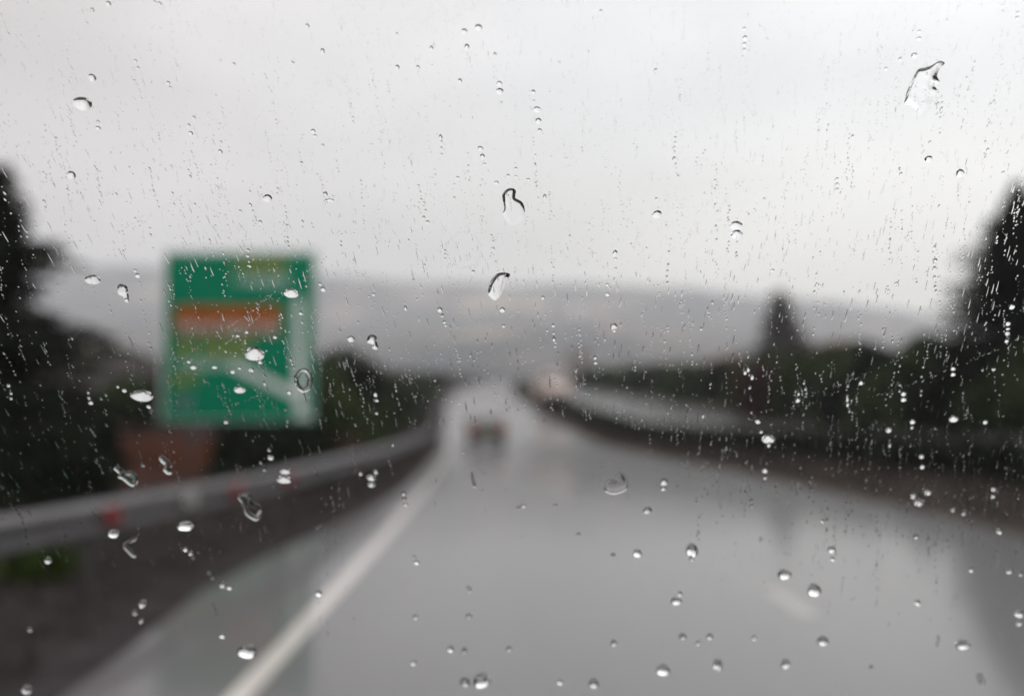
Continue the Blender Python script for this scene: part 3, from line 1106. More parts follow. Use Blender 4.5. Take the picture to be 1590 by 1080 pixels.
house(1130, 600, 150, 7.0, 6, 4.3, R(8), M['wall_pink'], 'pink plastered house showing over the right-hand bushes', z=3.6)
house(1292, 570, 140, 6.0, 6, 4.6, R(-6), M['wall_pale'], 'pale house showing between the small fir and tall right-hand bushes', z=5.0)
house(897, 552, 330, 9, 8, 5, R(10), M['wall_grey'], 'greyish distant house above the far bend of the road', z=13.5)
house(897, 480, 2000, 34, 20, 16, R(5), M['wall_pale'], 'tiny whitish house on the hazy hillside right of the pale field')
house(947, 515, 1500, 24, 16, 14, R(-10), M['wall_pink'], 'tiny orange-pink house low on the hazy hillside')

# ------------------------------------------------------------------ windscreen
TILT = R(29)
P0 = CAM + FWD * 0.60
PE = Vector((0, -math.sin(TILT), math.cos(TILT)))      # up along the glass
PN = Vector((0, math.cos(TILT), math.sin(TILT)))       # outwards
PX = Vector((1, 0, 0))


def on_pane(px, py):
    d = ray(px, py)
    t_ = (P0 - CAM).dot(PN) / d.dot(PN)
    q = CAM + d * t_ - P0
    return q.dot(PX), q.dot(PE)


PANE_M = Matrix((PX, PE, PN)).transposed().to_4x4()
PANE_M.translation = P0


def rounded(w0, w1, b0, b1, rad, seg=6):
    cs = [(w1 - rad, b1 - rad, 0), (-w1 + rad, b1 - rad, 90), (-w0 + rad, b0 + rad, 180), (w0 - rad, b0 + rad, 270)]
    return [(cx_ + rad * math.cos(R(a + 90 * i / seg)), cy_ + rad * math.sin(R(a + 90 * i / seg))) for cx_, cy_, a in cs for i in range(seg + 1)]


# the car the picture is taken from: glass and seal, bonnet below, dark cabin round the camera (the drops mirror both)
own = props(empty('car', (0, 0.60, 0)), 'car carrying the camera, seen only as its clear rain-spattered windscreen', 'car')
OWN = Vector(own.location)


def rel(M_):
    return Matrix.Translation(-OWN) @ M_


outl = rounded(0.80, 0.72, -0.44, 0.36, 0.07)
bm = bmesh.new()
a = [bm.verts.new((x, y, -0.0052)) for x, y in outl]
c = [bm.verts.new((x, y, -0.0002)) for x, y in outl]
bm.faces.new(list(reversed(a)))
bm.faces.new(c)
for i in range(len(a)):
    j = (i + 1) % len(a)
    bm.faces.new((a[i], a[j], c[j], c[i]))
ws = link('windscreen', mesh_bm('windscreen', bm), M['glass'], own)
ws.matrix_local = rel(PANE_M)
bm = bmesh.new()
o1 = rounded(0.803, 0.723, -0.443, 0.363, 0.07)
o2 = rounded(0.84, 0.76, -0.48, 0.40, 0.09)
rg = [[bm.verts.new((x, y, z)) for x, y in o] for o, z in ((o1, -0.010), (o1, 0.004), (o2, 0.004), (o2, -0.010))]
for i in range(4):
    a, c = rg[i], rg[(i + 1) % 4]
    for q in range(len(a)):
        bm.faces.new((a[q], a[(q + 1) % len(a)], c[(q + 1) % len(a)], c[q]))
link('rubber_seal', mesh_bm('rubber_seal', bm), M['rubber'], ws)


def own_part(name, lo, hi, mat, bev=0.01):
    return link(name, box_mesh(name, tuple(Vector(lo) - OWN), tuple(Vector(hi) - OWN), bev), mat, own)


own_part('roof_lining', (-0.80, -1.40, 1.885), (0.80, 0.44, 1.925), M['lining'])
own_part('rear_wall', (-0.83, -1.45, 0.55), (0.83, -1.41, 1.88), M['lining'])
own_part('cabin_floor', (-0.83, -1.40, 0.50), (0.83, 0.74, 0.54), M['lining'])
for s_ in (-1, 1):
    x0, x1 = sorted((s_ * 0.86, s_ * 0.90))
    bm = bmesh.new()
    side = [(-1.40, 0.55), (0.78, 0.55), (0.80, 1.00), (0.74, 1.04), (0.43, 1.04), (0.36, 1.88), (-1.40, 1.88)]
    v0 = [bm.verts.new((x0, y - OWN.y, z)) for y, z in side]
    v1 = [bm.verts.new((x1, y - OWN.y, z)) for y, z in side]
    bm.faces.new(v0)
    bm.faces.new(list(reversed(v1)))
    for i in range(len(side)):
        bm.faces.new((v0[i], v0[(i + 1) % 7], v1[(i + 1) % 7], v1[i]))
    link('side_wall', mesh_bm('side_wall', bm), M['lining'], own)
bm = bmesh.new()
dprof = [(0.20, 0.62), (0.22, 0.98), (0.30, 1.035), (0.71, 1.055), (0.72, 0.62)]
v0 = [bm.verts.new((-0.83, y - OWN.y, z)) for y, z in dprof]
v1 = [bm.verts.new((0.83, y - OWN.y, z)) for y, z in dprof]
bm.faces.new(v0)
bm.faces.new(list(reversed(v1)))
for i in range(5):
    bm.faces.new((v0[i], v0[(i + 1) % 5], v1[(i + 1) % 5], v1[i]))
link('dashboard', mesh_bm('dashboard', bm), M['lining'], own)
v, f = [], []
NXB, NYB = 14, 8
for j in range(NYB + 1):
    t_ = j / NYB
    for i in range(NXB + 1):
        u = -1 + 2 * i / NXB
        v.append((u * (0.86 - 0.10 * t_ * t_), 0.80 + 0.95 * t_ - OWN.y, 1.02 - 0.10 * t_ - 0.16 * t_ ** 4 - 0.06 * u ** 4))
for j in range(NYB):
    for i in range(NXB):
        q = j * (NXB + 1) + i
        f.append((q, q + 1, q + NXB + 2, q + NXB + 1))
bon = link('bonnet', mesh_np('bonnet', v, f, True), M['bonnet'], own)
sm = bon.modifiers.new('thickness', 'SOLIDIFY')
sm.thickness = 0.02

# ------------------------------------------------------------------ rain on the glass


def dome(seed, height=0.82, lift=0.42, power=1.35, seg=24, rings=8, wob=0.06, bead=False):
    """Plano-convex drop of unit radius, flat side on the glass; the airstream piles the water up towards its upper rim."""
    g = random.Random(seed)
    ph = [g.uniform(0, 6.283) for _ in range(3)]

    def rad(a):
        return 1 + wob * (math.sin(2 * a + ph[0]) * 0.6 + math.sin(3 * a + ph[1]) * 0.5 + math.sin(5 * a + ph[2]) * 0.2)
    v = [(0, lift, height)]
    f = []
    for i in range(1, rings + 1):
        u = 1 - (1 - i / rings) ** 1.3
        z = height * (1 - u ** power) * (1 - 0.18 * u ** 6)
        if bead:
            u = math.sin(i / rings * math.pi / 2)
            z = height * math.sqrt(max(0, 1 - u * u))
        for s in range(seg):
            a = 6.283185 * s / seg
            v.append((u * rad(a) * math.cos(a), u * rad(a) * math.sin(a) + lift * (1 - u), z if i < rings else 0.0))
    for s in range(seg):
        f.append((0, 1 + s, 1 + (s + 1) % seg))
    for i in range(rings - 1):
        for s in range(seg):
            a = 1 + i * seg
            f.append((a + s, a + seg + s, a + seg + (s + 1) % seg, a + (s + 1) % seg))
    b0 = len(v)
    last = 1 + (rings - 1) * seg
    for s in range(seg):
        v.append(v[last + s])
    f.append(tuple(b0 + s for s in reversed(range(seg))))
    return v, f


DOMES = []
for k in range(6):
    dv_, df_ = dome(40 + k, 0.78 + 0.06 * (k % 3), 0.36 + 0.05 * (k % 2), 1.35)
    me = mesh_np('raindrop', dv_, df_, True)
    me.materials.append(M['water'])
    DOMES.append(me)
BEADS = []
for k in range(6):               # full round beads, as they stand on the lower part of the glass
    dv_, df_ = dome(60 + k, (1.45, 1.1, 1.35, 0.95, 1.5, 1.2)[k], -0.08, 1, 24, 8, 0.09, True)
    me = mesh_np('raindrop', dv_, df_, True)
    me.materials.append(M['water'])
    BEADS.append(me)
TV, TF = dome(3, 0.72, 0.35, 1.4, 8, 3, 0.04)
TINY = mesh_np('raindrop', TV, TF, True)
TINY.materials.append(M['water'])


def px_scale(x, y):
    a, b_ = on_pane(x, y)
    c1, _ = on_pane(x + 1, y)
    _, d1 = on_pane(x, y - 1)
    return a, b_, c1 - a, d1 - b_


def set_drop(o, x, y, w, h, rot=0.0, tall=1.0):
    a, b_, sx, sy = px_scale(x, y)
    o.matrix_world = PANE_M @ Matrix.Translation((a, b_, 0)) @ Matrix.Rotation(rot, 4, 'Z') @ Matrix.Diagonal((w / 2 * sx, h / 2 * sy, 0.5 * (w * sx + h * sy) / 2 * tall, 1))


BIGN = 0
SMALL = []        # (object, x, y, tiny) of the drops that get their label from what they lie next to


def drop(x, y, w, h, label=None, rot=0.0, tall=1.0):
    global BIGN
    tiny = max(w, h) < 7
    me = (DOMES[BIGN % 6] if tiny and BIGN % 2 else BEADS[BIGN % 6]) if y > 800 else TINY if tiny else DOMES[BIGN % 6]
    BIGN += 1
    o = bpy.data.objects.new('raindrop', me)
    COL.objects.link(o)
    set_drop(o, x, y, w * 1.08, h * 1.08, rot, tall)
    if label:
        props(o, label, 'raindrop', 'larger raindrops on the windscreen')
    else:
        SMALL.append((o, x, y, tiny))
    return o


def closed_curve(pts, n_):
    out = []
    k_ = len(pts)
    per = max(2, n_ // k_)
    for i in range(k_):
        p0, p1, p2, p3 = (Vector(pts[(i + q - 1) % k_]) for q in range(4))
        for s in range(per):
            t_ = s / per
            out.append(0.5 * ((2 * p1) + (p2 - p0) * t_ + (2 * p0 - 5 * p1 + 4 * p2 - p3) * t_ ** 2 + (3 * p1 - p0 - 3 * p2 + p3) * t_ ** 3))
    return out


def splash(pts, label, rim, height, low=1.0, step=1.3, thin=0.0):
    """Sprawling drop: outline in photograph pixels; rim = width of the swollen edge, low = film thickness inside it (1 = full)."""
    P = closed_curve(pts, 64)
    area = sum(P[i].x * P[(i + 1) % len(P)].y - P[(i + 1) % len(P)].x * P[i].y for i in range(len(P)))
    if area < 0:
        P.reverse()
    A = np.array([(q.x, q.y) for q in P])
    B = np.roll(A, -1, 0)

    def dist(q):
        ab = B - A
        t_ = np.clip(((q - A) * ab).sum(1) / ((ab * ab).sum(1) + 1e-9), 0, 1)
        return float(np.sqrt(((A + ab * t_[:, None] - q) ** 2).sum(1).min()))
    pv_ = [Vector(q) for q in P]
    lo, hi = A.min(0), A.max(0)
    for gx in np.arange(lo[0], hi[0], step):
        for gy in np.arange(lo[1], hi[1], step):
            inside = False
            for (x1, y1), (x2, y2) in zip(A, B):
                if (y1 > gy) != (y2 > gy) and gx < (x2 - x1) * (gy - y1) / (y2 - y1) + x1:
                    inside = not inside
            if inside and dist(np.array((gx, gy))) > 0.4 * step:
                pv_.append(Vector((gx + 0.01 * (gy % 3), gy)))
    n0 = len(P)
    vo, _, fo, *_ = geometry.delaunay_2d_cdt(pv_, [], [list(range(n0))], 1, 1e-6)
    cx_, cy_ = A.mean(0)
    ca_, cb_, sx, sy = px_scale(cx_, cy_)
    hs = []
    for q in vo:
        d = dist(np.array((q.x, q.y)))
        if d < 1e-3:
            hs.append(0.0)
            continue
        s = min(1, d / rim)
        h_ = math.sqrt(max(0, 1 - (1 - s) ** 2)) if thin == 0 else 1 - (1 - s) ** 1.45
        if d > rim:
            h_ = low + (1 - low) * math.exp(-((d - rim) / (rim * 0.9)) ** 2)
        vy = (q.y - lo[1]) / (hi[1] - lo[1])
        hs.append(h_ * height * sx * (1 - thin * vy ** 0.9))
    v = []
    for q, h_ in zip(vo, hs):
        a_, b_ = on_pane(q.x, q.y)
        v.append((a_ - ca_, b_ - cb_, h_))
    nv_ = len(v)
    v += [(a_, b_, 0.0) for a_, b_, _ in v[:nv_]]
    f = []
    for t_ in fo:
        p_ = [Vector(v[i]) for i in t_]
        t_ = list(t_)
        if (p_[1] - p_[0]).cross(p_[2] - p_[0]).z < 0:
            t_.reverse()
        f.append(tuple(t_))
        f.append(tuple(i + nv_ for i in reversed(t_)))
    o = link('raindrop', mesh_np('raindrop', v, f, True), M['water'])
    o.matrix_world = PANE_M @ Matrix.Translation((ca_, cb_, 0))
    props(o, label, 'raindrop', 'larger raindrops on the windscreen')
    return o


# large and odd drops, each described
for e in [
    (128, 161, 28, 20, 'wide half-moon raindrop in the grey sky, largest at the upper left'),
    (143, 121, 11, 12, 'small dark-capped raindrop just above the half-moon drop at the upper left'),
    (111, 272, 13, 12, 'round raindrop in the grey sky above the left fir'),
    (415, 308, 14, 12, 'round raindrop in the sky above the green sign'),
    (743, 43, 11, 10, 'round raindrop near the top of the glass left of centre'),
    (775, 130, 9, 8, 'upper of two touching raindrops in the upper middle sky'),
    (776, 142, 11, 10, 'lower of two touching raindrops in the upper middle sky'),
    (834, 170, 11, 9, 'third raindrop down the short trail right of the touching pair'),
    (836, 188, 9, 9, 'fourth raindrop down the short trail right of the touching pair'),
    (1020, 333, 14, 12, 'lone slanted raindrop in the sky between the splash and the stacked pair'),
    (1143, 350, 19, 13, 'upper dark-topped raindrop of the stacked pair in the right sky'),
    (1144, 364, 17, 14, 'lower black-topped raindrop of the stacked pair in the right sky'),
    (1442, 247, 12, 10, 'faint raindrop below the big S-shaped splash'),
    (1491, 269, 12, 12, 'dark-capped raindrop left of the top of the right fir'),
    (1420, 86, 10, 7, 'small raindrop just above the big S-shaped splash'),
    (144, 434, 23, 14, 'wide white raindrop beside the left fir on the pale hill'),
    (452, 455, 21, 14, 'flat-topped white raindrop on the upper end of the sign arrow'),
    (395, 549, 28, 21, 'largest white raindrop in the middle of the green sign'),
    (220, 614, 33, 17, 'wide flat white raindrop between the left fir and the green sign'),
    (372, 605, 17, 10, 'flat white raindrop below the arrow arm on the green sign'),
    (545, 526, 11, 9, 'white raindrop right of the green sign beside a comma-shaped drop'),
    (953, 507, 10, 9, 'bright round raindrop on the hazy hill right of centre'),
    (1193, 681, 19, 13, 'bright white raindrop on the dark median hedge'),
    (1481, 650, 13, 10, 'bright raindrop against the foot of the right fir'),
    (1427, 779, 15, 12, 'brightest of a cluster of three raindrops on the brown right verge'),
    (1441, 764, 10, 9, 'upper right raindrop of the cluster of three on the right verge'),
    (1418, 769, 9, 9, 'upper left raindrop of the cluster of three on the right verge'),
    (443, 731, 17, 9, 'upper of two flat white raindrops over the far guard rail'),
    (441, 744, 22, 12, 'lower of two flat white raindrops over the far guard rail'),
    (176, 829, 17, 10, 'flat white raindrop under the first red reflector of the rail'),
    (287, 818, 22, 11, 'flat white raindrop below the pale reflector of the rail'),
    (74, 870, 10, 9, 'white raindrop over the green weeds at the left'),
    (221, 938, 12, 10, 'larger of two close raindrops at the edge of the lower left verge'),
    (209, 951, 9, 8, 'smaller of two close raindrops at the edge of the lower left verge'),
    (383, 1012, 26, 17, 'large white raindrop left of the white edge line at the bottom'),
    (41, 1071, 14, 11, 'raindrop in the bottom left corner of the glass'),
    (577, 741, 15, 10, 'upper dark-topped raindrop of a pair left of the white edge line'),
    (577, 752, 12, 8, 'lower white raindrop of a pair left of the white edge line'),
    (1031, 748, 12, 10, 'white raindrop on the road right of the arch-shaped film'),
    (1005, 792, 14, 10, 'white raindrop on the road below the arch-shaped film'),
    (990, 859, 12, 10, 'faint raindrop in the middle of the road'),
    (1050, 933, 15, 10, 'white raindrop on the road left of the faded lane dash'),
    (1030, 1041, 18, 13, 'bright raindrop at the bottom of the road right of centre'),
    (922, 1061, 14, 12, 'dim raindrop at the bottom of the road near the centre'),
    (748, 1058, 25, 16, 'largest white raindrop at the bottom of the road'),
    (722, 1059, 14, 12, 'dim raindrop touching the largest one at the bottom of the road'),
    (1075, 855, 17, 17, 'dark-capped round raindrop in the middle of the right lane'),
    (1218, 892, 19, 13, 'white raindrop just above the faded lane dash'),
    (1265, 917, 18, 16, 'dark-capped white raindrop at the end of the faded lane dash'),
    (1278, 995, 16, 12, 'white raindrop on the road below the faded lane dash'),
    (1220, 1031, 13, 11, 'dim round raindrop low on the road in the right lane'),
    (1495, 1001, 21, 12, 'flat white raindrop at the lower right of the road'),
    (1115, 1033, 13, 14, 'dark round speck-like raindrop low on the road'),
    (1291, 853, 11, 9, 'dark-capped raindrop on the road edge above the faded dash'),
    (1583, 953, 12, 11, 'raindrop at the right edge of the glass over the dark reflection'),
    (721, 49, 8, 9, 'small raindrop left of the round one near the top'),
    (725, 73, 7, 9, 'small raindrop below a close pair near the top left of centre'),
    (1060, 988, 10, 9, 'dim raindrop low on the road under the white one'),
    (495, 921, 9, 8, 'dim raindrop on the left edge of the white line'),
]:
    drop(*e)

splash([(781, 312), (780, 302), (786, 294), (795, 292), (801, 296), (800, 306), (803, 309), (811, 314), (815, 325), (814, 337), (806, 345), (797, 351), (788, 345), (781, 333), (783, 322)],
       'large snowman-shaped splash in the sky above the middle of the hills', 6.5, 12, 1.0, 1.2, 0.93)
splash([(1404, 160), (1410, 138), (1420, 117), (1427, 107), (1437, 105), (1448, 101), (1458, 95), (1467, 98), (1459, 108), (1455, 118), (1459, 127), (1452, 134), (1456, 142),
        (1446, 152), (1445, 164), (1437, 176), (1430, 184), (1424, 174), (1414, 163)],
       'big S-topped splash spread in the white sky at the upper right', 8, 19, 0.9, 1.5, 0.94)
splash([(758, 455), (760, 440), (766, 430), (774, 424), (784, 423), (792, 426), (787, 436), (782, 448), (777, 459), (769, 466), (762, 462)],
       'tall crescent raindrop with a black back over the hill crest', 8, 16, 1.0, 1.2, 0.75)
splash([(182, 448), (184, 442), (191, 441), (198, 446), (199, 454), (200, 462), (199, 468), (194, 467), (191, 460), (184, 457)], 'comma-shaped raindrop on the pale hill left of the green sign', 5.5, 7, 1.0, 1.0, 0.6)
splash([(570, 527), (572, 521), (579, 519), (585, 523), (585, 530), (587, 539), (584, 543), (578, 540), (577, 534), (571, 532)], 'comma-shaped raindrop above the left-hand bushes', 5.5, 7, 1.0, 1.0, 0.6)
splash([(457, 592), (460, 578), (468, 572), (477, 573), (484, 582), (485, 594), (481, 605), (471, 609), (462, 604)], 'thin ring-shaped film on the foot of the sign arrow', 2.6, 2.0, 0.25, 1.0)
splash([(369, 772), (372, 766), (380, 763), (390, 768), (393, 777), (404, 784), (409, 793), (405, 803), (397, 808), (384, 801), (377, 790), (375, 781)],
       'ring-shaped film of water over the far guard rail', 3.2, 2.8, 0.22, 1.0)
splash([(939, 760), (940, 748), (947, 743), (954, 742), (957, 735), (964, 732), (971, 736), (975, 746), (974, 758), (966, 764), (955, 767), (946, 766)],
       'faint arch-shaped film on the road right of centre', 3.0, 2.0, 0.3, 1.0)
splash([(176, 727), (181, 722), (187, 727), (189, 732), (198, 731), (208, 733), (214, 741), (213, 750), (206, 755), (197, 750), (190, 744), (183, 741), (184, 735)],
       'ragged ring-shaped splash against the foot of the left fir', 4.0, 3.6, 0.3, 1.0)
splash([(246, 709), (251, 706), (257, 711), (265, 718), (268, 724), (264, 728), (267, 735), (260, 736), (253, 729), (255, 722), (249, 716)],
       'ragged little splash against the rust-brown bank', 4.5, 4.0, 0.7, 1.0)
splash([(216, 831), (212, 838), (203, 843), (200, 849), (206, 856), (212, 863), (207, 865), (198, 857), (191, 848), (192, 841), (201, 837), (207, 834)],
       'V-shaped white streak of water below the guard rail', 4.0, 3.6, 1.0, 1.0)
splash([(731, 734), (734, 733), (736, 742), (739, 752), (737, 757), (733, 748)], 'thin dark slanting streak of water above the road', 2.5, 2.2, 1.0, 0.8)
splash([(721, 908), (727, 909), (732, 913), (731, 918), (727, 917), (725, 912)], 'small dark irregular speck of water in the middle of the road', 3, 2.5, 1.0, 0.8)
splash([(1517, 1047), (1524, 1045), (1526, 1052), (1531, 1058), (1527, 1064), (1520, 1058)], 'faint smeared splash in the lower right corner of the road', 4, 3, 0.6, 0.9)

# the smaller countable drops
for e in [(152, 199, 8, 6), (152, 189, 5, 5), (342, 236, 6, 8), (343, 221, 4, 5), (505, 302, 7, 8), (512, 311, 13, 5), (143, 16, 6, 7), (168, 6, 8, 8), (247, 6, 7, 6), (240, 3, 5, 5),
          (261, 129, 6, 6), (264, 136, 5, 5), (210, 95, 6, 5), (214, 106, 5, 5), (363, 100, 5, 6), (296, 207, 7, 6), (293, 195, 5, 6), (301, 183, 5, 6), (486, 204, 7, 7), (489, 211, 6, 5),
          (501, 226, 5, 5), (404, 345, 6, 6), (373, 328, 5, 5), (68, 313, 5, 6), (70, 322, 4, 4), (468, 253, 5, 5), (477, 41, 6, 8), (501, 80, 6, 9), (454, 98, 5, 6),
          (828, 143, 6, 7), (829, 157, 4, 4), (838, 203, 6, 7), (746, 231, 8, 8), (749, 243, 7, 8), (752, 255, 6, 4), (684, 213, 5, 8), (670, 75, 5, 8), (617, 105, 6, 8), (649, 105, 5, 7),
          (771, 284, 7, 6), (789, 273, 5, 6), (801, 262, 5, 5), (801, 274, 5, 4), (820, 279, 6, 5), (832, 284, 4, 4), (664, 345, 6, 6), (658, 338, 5, 6), (711, 276, 5, 5), (1019, 309, 4, 5),
          (714, 126, 6, 8), (616, 53, 4, 5), (933, 18, 5, 6), (1156, 45, 5, 6), (1157, 59, 6, 7), (1156, 69, 6, 6), (1156, 78, 5, 6), (1427, 60, 7, 5), (1428, 49, 5, 5), (1376, 107, 6, 5), (1398, 92, 5, 6),
          (1324, 212, 5, 6), (1300, 278, 5, 5), (1300, 286, 5, 5), (1300, 294, 5, 5), (1399, 270, 5, 6), (1397, 262, 4, 5), (1580, 28, 5, 6), (1581, 20, 5, 5), (1444, 221, 5, 5), (1534, 233, 5, 6), (1558, 268, 5, 5),
          (214, 428, 8, 7), (210, 420, 6, 5), (197, 466, 7, 7), (300, 570, 9, 7), (293, 561, 6, 6), (333, 570, 8, 5), (361, 577, 7, 6), (372, 571, 6, 5), (390, 574, 8, 7), (404, 562, 7, 6), (449, 609, 7, 6),
          (467, 486, 6, 6), (502, 449, 8, 7), (497, 441, 5, 5), (231, 631, 7, 6), (193, 606, 7, 6), (183, 600, 5, 5), (351, 655, 7, 6), (420, 710, 9, 8), (418, 698, 6, 6), (411, 729, 6, 6), (405, 718, 5, 5),
          (13, 598, 6, 6), (17, 610, 5, 5), (17, 618, 5, 5), (141, 625, 7, 6), (138, 617, 5, 6), (137, 609, 4, 5), (369, 521, 6, 5), (427, 523, 6, 6), (383, 515, 5, 6), (222, 722, 6, 6),
          (683, 481, 7, 8), (687, 490, 5, 6), (690, 500, 5, 5), (692, 505, 4, 4), (780, 481, 8, 8), (782, 506, 5, 5), (954, 513, 5, 5), (943, 442, 6, 5), (943, 457, 7, 5), (955, 393, 7, 9), (956, 402, 5, 4),
          (956, 417, 4, 4), (924, 555, 5, 6), (925, 563, 6, 5), (583, 612, 6, 7), (585, 621, 6, 6), (610, 690, 5, 6), (580, 457, 5, 5), (843, 462, 5, 6), (735, 422, 5, 6), (585, 641, 5, 5),
          (1380, 667, 9, 9), (1417, 654, 8, 8), (1416, 663, 5, 6), (1403, 611, 8, 7), (1403, 620, 8, 7), (1239, 621, 7, 7), (1240, 611, 4, 6), (1177, 654, 8, 7), (1182, 670, 6, 5), (1565, 502, 8, 7), (1565, 510, 6, 5),
          (1564, 517, 8, 6), (1563, 529, 6, 6), (1480, 572, 7, 6), (1480, 581, 7, 6), (1571, 476, 9, 8), (1452, 404, 8, 6), (1392, 440, 6, 5), (1199, 420, 7, 5), (1543, 573, 6, 5), (1337, 594, 6, 7),
          (1431, 708, 8, 7), (1530, 655, 7, 6), (1432, 724, 8, 7), (1194, 690, 6, 8), (1480, 790, 6, 9), (1497, 796, 6, 9), (1552, 825, 7, 9), (1543, 759, 7, 7), (1542, 770, 7, 6), (1422, 833, 8, 8), (1277, 809, 6, 7),
          (1188, 730, 8, 8), (1188, 741, 6, 6), (1567, 886, 10, 9), (1583, 967, 8, 8), (1585, 890, 6, 8), (1425, 936, 9, 7), (1508, 884, 7, 8), (1157, 578, 5, 7), (1168, 585, 5, 9),
          (296, 859, 7, 6), (300, 866, 6, 6), (288, 853, 6, 5), (345, 908, 9, 8), (356, 912, 7, 6), (325, 889, 6, 6), (219, 964, 7, 6), (46, 977, 7, 7), (345, 987, 8, 6), (330, 897, 5, 5),
          (584, 732, 8, 7), (560, 735, 7, 6), (627, 766, 7, 6), (628, 774, 6, 7), (630, 783, 7, 5), (643, 864, 6, 5), (647, 873, 7, 6), (1030, 758, 8, 7), (721, 1010, 7, 9), (728, 956, 8, 7), (700, 1008, 8, 8),
          (953, 998, 8, 9), (805, 788, 6, 6), (813, 785, 8, 6), (790, 1007, 7, 7), (862, 784, 6, 5), (1293, 868, 7, 6), (1074, 868, 7, 6), (1056, 922, 6, 7), (1102, 988, 9, 8), (1084, 998, 6, 6), (898, 829, 6, 5),
          (870, 1059, 8, 6), (645, 958, 7, 6), (642, 1029, 7, 6), (952, 861, 6, 6), (1171, 990, 7, 6), (1353, 1034, 6, 5)]:
    drop(*e)

# fine rain: trails of specks, wiper arcs of specks, thin run-off streaks
specks = []      # x, y, w, h, rot


def density(x, y):
    if y < 660:
        return 0.4 if x < 190 and y > 400 else 0.7 if x > 1180 and y > 480 else 1.0
    if x > 1050:
        lim = 760 + (x - 1050) * 0.25
        return 1.0 if y < lim else 0.25 if y < lim + 130 else 0.03
    if x < 560:
        return 0.5 if y < 860 else 0.14
    return 0.10 if y < 800 else 0.03


sr = random.Random(21)
while len(specks) < 9500:
    x, y = sr.uniform(-20, 1610), sr.uniform(-20, 1000)
    if sr.random() > density(x, y):
        continue
    lean = 0.36 * (1 - x / 1050) if x < 1050 else -0.05 * (x - 1050) / 500
    lean += sr.gauss(0, 0.07)
    n_ = int(min(12, 1 + sr.expovariate(0.33)))
    size = min(4.8, max(1.2, sr.lognormvariate(0.62, 0.38)))
    sp = size * sr.uniform(1.1, 2.0) + 1.2
    for q in range(n_):
        s = size * sr.uniform(0.45, 1.2)
        specks.append((x + sr.gauss(0, 0.9), y, s, s * sr.uniform(0.9, 2.0), math.atan(lean)))
        x += lean * sp + sr.gauss(0, 0.5)
        y += sp * sr.choice((0.6, 0.8, 1.0, 1.3, 2.2))
for _ in range(2500):
    x, y = sr.uniform(-10, 1600), sr.uniform(-10, 980)
    if sr.random() < density(x, y):
        s = sr.uniform(1.2, 2.8)
        specks.append((x, y, s, s, 0))
for _ in range(2600):
    x, y = sr.uniform(-10, 1600), sr.uniform(-10, 900)
    if sr.random() < density(x, y) * (0.35 + 0.65 * min(1, max(0, (x - 200) / 900))):
        lean = 0.33 * (1 - x / 1050) if x < 1050 else -0.02
        specks.append((x, y, sr.uniform(1.3, 2.3), sr.uniform(7, 22), math.atan(lean)))
for q in range(46):                       # ring of specks left by a dried drop
    a = 6.283 * q / 46
    rr_ = 27 + sr.gauss(0, 1.3)
    specks.append((720 + rr_ * math.cos(a), 388 + rr_ * math.sin(a), sr.uniform(1.3, 2.4), sr.uniform(1.3, 2.4), 0))
for x0, y0, x1, y1, bow, n_ in [(150, 390, 520, 120, 12, 150), (548, 92, 720, -10, 4, 60), (180, 360, 470, 180, 10, 70), (640, 380, 1010, 150, 16, 110), (900, 240, 1180, 60, 10, 80), (262, 600, 500, 400, 9, 150),
                                (270, 560, 440, 440, 8, 90), (320, 640, 660, 500, 12, 120), (1180, 640, 1560, 470, 14, 140), (1300, 160, 1590, 50, 9, 60), (1340, 620, 1590, 520, 8, 90), (500, 620, 700, 520, 6, 90)]:
    for q in range(n_):
        t_ = q / n_ + sr.gauss(0, 0.012)
        s = sr.uniform(0.7, 1.6)
        if sr.random() < 0.45 + 0.4 * math.sin(q * 0.23 + x0):
            continue
        specks.append((x0 + (x1 - x0) * t_ + sr.gauss(0, 0.7), y0 + (y1 - y0) * t_ + bow * math.sin(math.pi * t_) + sr.gauss(0, 1.3), s * 1.2, s, 0))

# the largest of these are still drops of their own, up to three hundred in all
n_single = max(0, 298 - sum(1 for o in COL.objects if o.name.startswith('raindrop')))
order = sorted(range(len(specks)), key=lambda i: -specks[i][2] * min(specks[i][3], 2 * specks[i][2]))
on = [i for i in order if 4 < specks[i][0] < 1586 and 4 < specks[i][1] < 1076][:n_single]
single = set(on)
for i in on:
    x, y, w, h, rot = specks[i]
    o = bpy.data.objects.new('raindrop', TINY)
    COL.objects.link(o)
    set_drop(o, x, y, w, h, rot)
    SMALL.append((o, x, y, True))

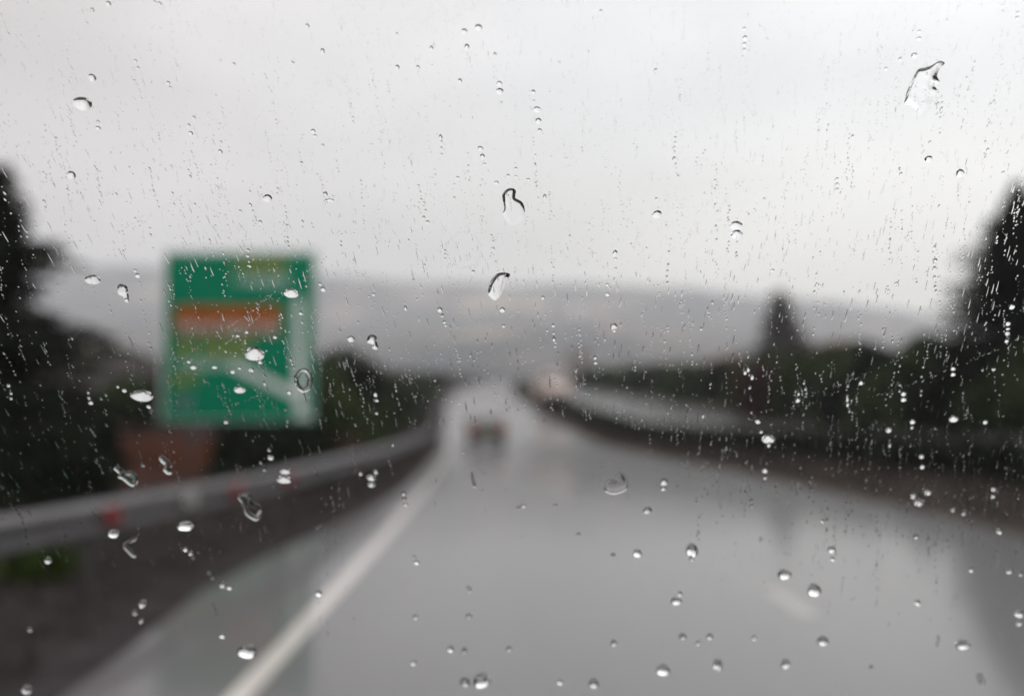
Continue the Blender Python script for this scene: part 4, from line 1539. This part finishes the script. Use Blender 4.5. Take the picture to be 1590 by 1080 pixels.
# each of the smaller drops is told by the nearest thing one can find, and by its order from there
MARKS = [(128, 161, 'half-moon drop'), (415, 308, 'round drop above the sign'), (111, 272, 'round drop above the left fir'), (743, 43, 'topmost round drop'), (776, 137, 'touching pair of drops'),
         (836, 180, 'short trail of drops'), (796, 320, 'snowman-shaped splash'), (1020, 333, 'lone slanted drop'), (1144, 357, 'stacked pair of drops'), (1435, 138, 'S-topped splash'),
         (1491, 269, 'drop beside the right fir top'), (773, 443, 'crescent drop'), (190, 452, 'comma-shaped drop by the left fir'), (395, 549, 'largest drop on the sign'),
         (452, 455, 'flat-topped drop on the arrow'), (220, 614, 'wide flat drop by the sign'), (372, 605, 'flat drop under the arrow arm'), (470, 590, 'ring film on the arrow'),
         (578, 530, 'comma-shaped drop above the bushes'), (953, 507, 'bright drop on the hills'), (1193, 681, 'bright drop on the hedge'), (1481, 650, 'drop at the right fir foot'),
         (1427, 772, 'three-drop cluster on the verge'), (205, 742, 'ragged ring by the left fir'), (258, 721, 'ragged splash on the bank'), (442, 738, 'flat pair over the rail'),
         (390, 786, 'ring film over the rail'), (203, 847, 'V-shaped streak'), (287, 818, 'flat drop under the pale reflector'), (383, 1012, 'large drop beside the edge line'),
         (215, 945, 'close pair on the lower verge'), (577, 746, 'pair left of the edge line'), (960, 748, 'arch-shaped film'), (734, 745, 'thin dark streak'), (727, 912, 'dark speck on the road'),
         (1075, 855, 'dark-capped drop in the lane'), (1242, 905, 'two drops by the lane dash'), (1495, 1001, 'flat drop at lower right'), (748, 1058, 'largest drop at the bottom'),
         (1030, 1041, 'bright drop low on the road'), (1115, 1033, 'dark drop low on the road'), (1583, 953, 'drop on the right edge'), (720, 388, 'faint ring of specks'),
         (1213, 500, 'small pointed fir'), (1560, 400, 'right fir tree'), (60, 520, 'left fir tree'), (1340, 560, 'right-hand bushes'), (850, 594, 'pale van'), (757, 680, 'dark car ahead'),
         (60, 900, 'green weeds'), (340, 430, 'top of the green sign'), (1130, 575, 'pink house'), (700, 560, 'far bend of the road')]
bins = {}
for o, x, y, tiny in SMALL:
    mx_, my_, nm = min(MARKS, key=lambda q: (q[0] - x) ** 2 + (q[1] - y) ** 2)
    ang = math.degrees(math.atan2(my_ - y, x - mx_)) % 360
    wd = ('right of', 'above and right of', 'above', 'above and left of', 'left of', 'below and left of', 'below', 'below and right of')[int((ang + 22.5) // 45) % 8]
    bins.setdefault((wd, nm), []).append((math.hypot(x - mx_, y - my_), o, tiny))
ORD = ['nearest', 'second nearest', 'third nearest', 'fourth nearest', 'fifth nearest', 'sixth nearest', 'seventh nearest', 'eighth nearest', 'ninth nearest', 'tenth nearest']
for (wd, nm), lst in bins.items():
    lst.sort(key=lambda q: q[0])
    for i, (_, o, tiny) in enumerate(lst):
        size = 'tiny raindrop' if tiny else 'small raindrop'
        if len(lst) == 1:
            lb = size + ' on the glass ' + wd + ' the ' + nm
        else:
            lb = (ORD[i] if i < 10 else 'outermost') + ' ' + size + ' ' + wd + ' the ' + nm
        props(o, lb, 'raindrop', 'small raindrops on the windscreen')

# the same fine rain on the rest of the glass, beyond what the camera sees
for _ in range(9000):
    x = sr.choice((sr.uniform(-760, -20), sr.uniform(1610, 2350)))
    y = sr.uniform(-120, 1000)
    s = sr.uniform(1.0, 3.2)
    specks.append((x, y, s, s * sr.choice((1, 1.3, 2, 5)), 0.0))

tv, tf = dome(3, 0.62, 0.25, 1.5, 6, 2, 0.0)
tv = np.array(tv)
allv, allf = [], []
base_i = 0
for i, (x, y, w, h, rot) in enumerate(specks):
    if i in single:
        continue
    a, b_, sx, sy = px_scale(x, y)
    p_ = tv * np.array((w / 2 * sx, h / 2 * sy, min(w, h) / 2 * sx * 0.9))
    cr_, sr_ = math.cos(rot), math.sin(rot)
    p_ = np.stack([p_[:, 0] * cr_ - p_[:, 1] * sr_ + a, p_[:, 0] * sr_ + p_[:, 1] * cr_ + b_, p_[:, 2]], 1)
    allv += [tuple(q) for q in p_]
    allf += [tuple(k_ + base_i for k_ in q) for q in tf]
    base_i += len(tv)
o = link('rain_specks', mesh_np('rain_specks', allv, allf, True), M['water'])
o.matrix_world = PANE_M
props(o, 'fine rain specks and thin streaks scattered over the whole windscreen', 'rain specks', kind='stuff')
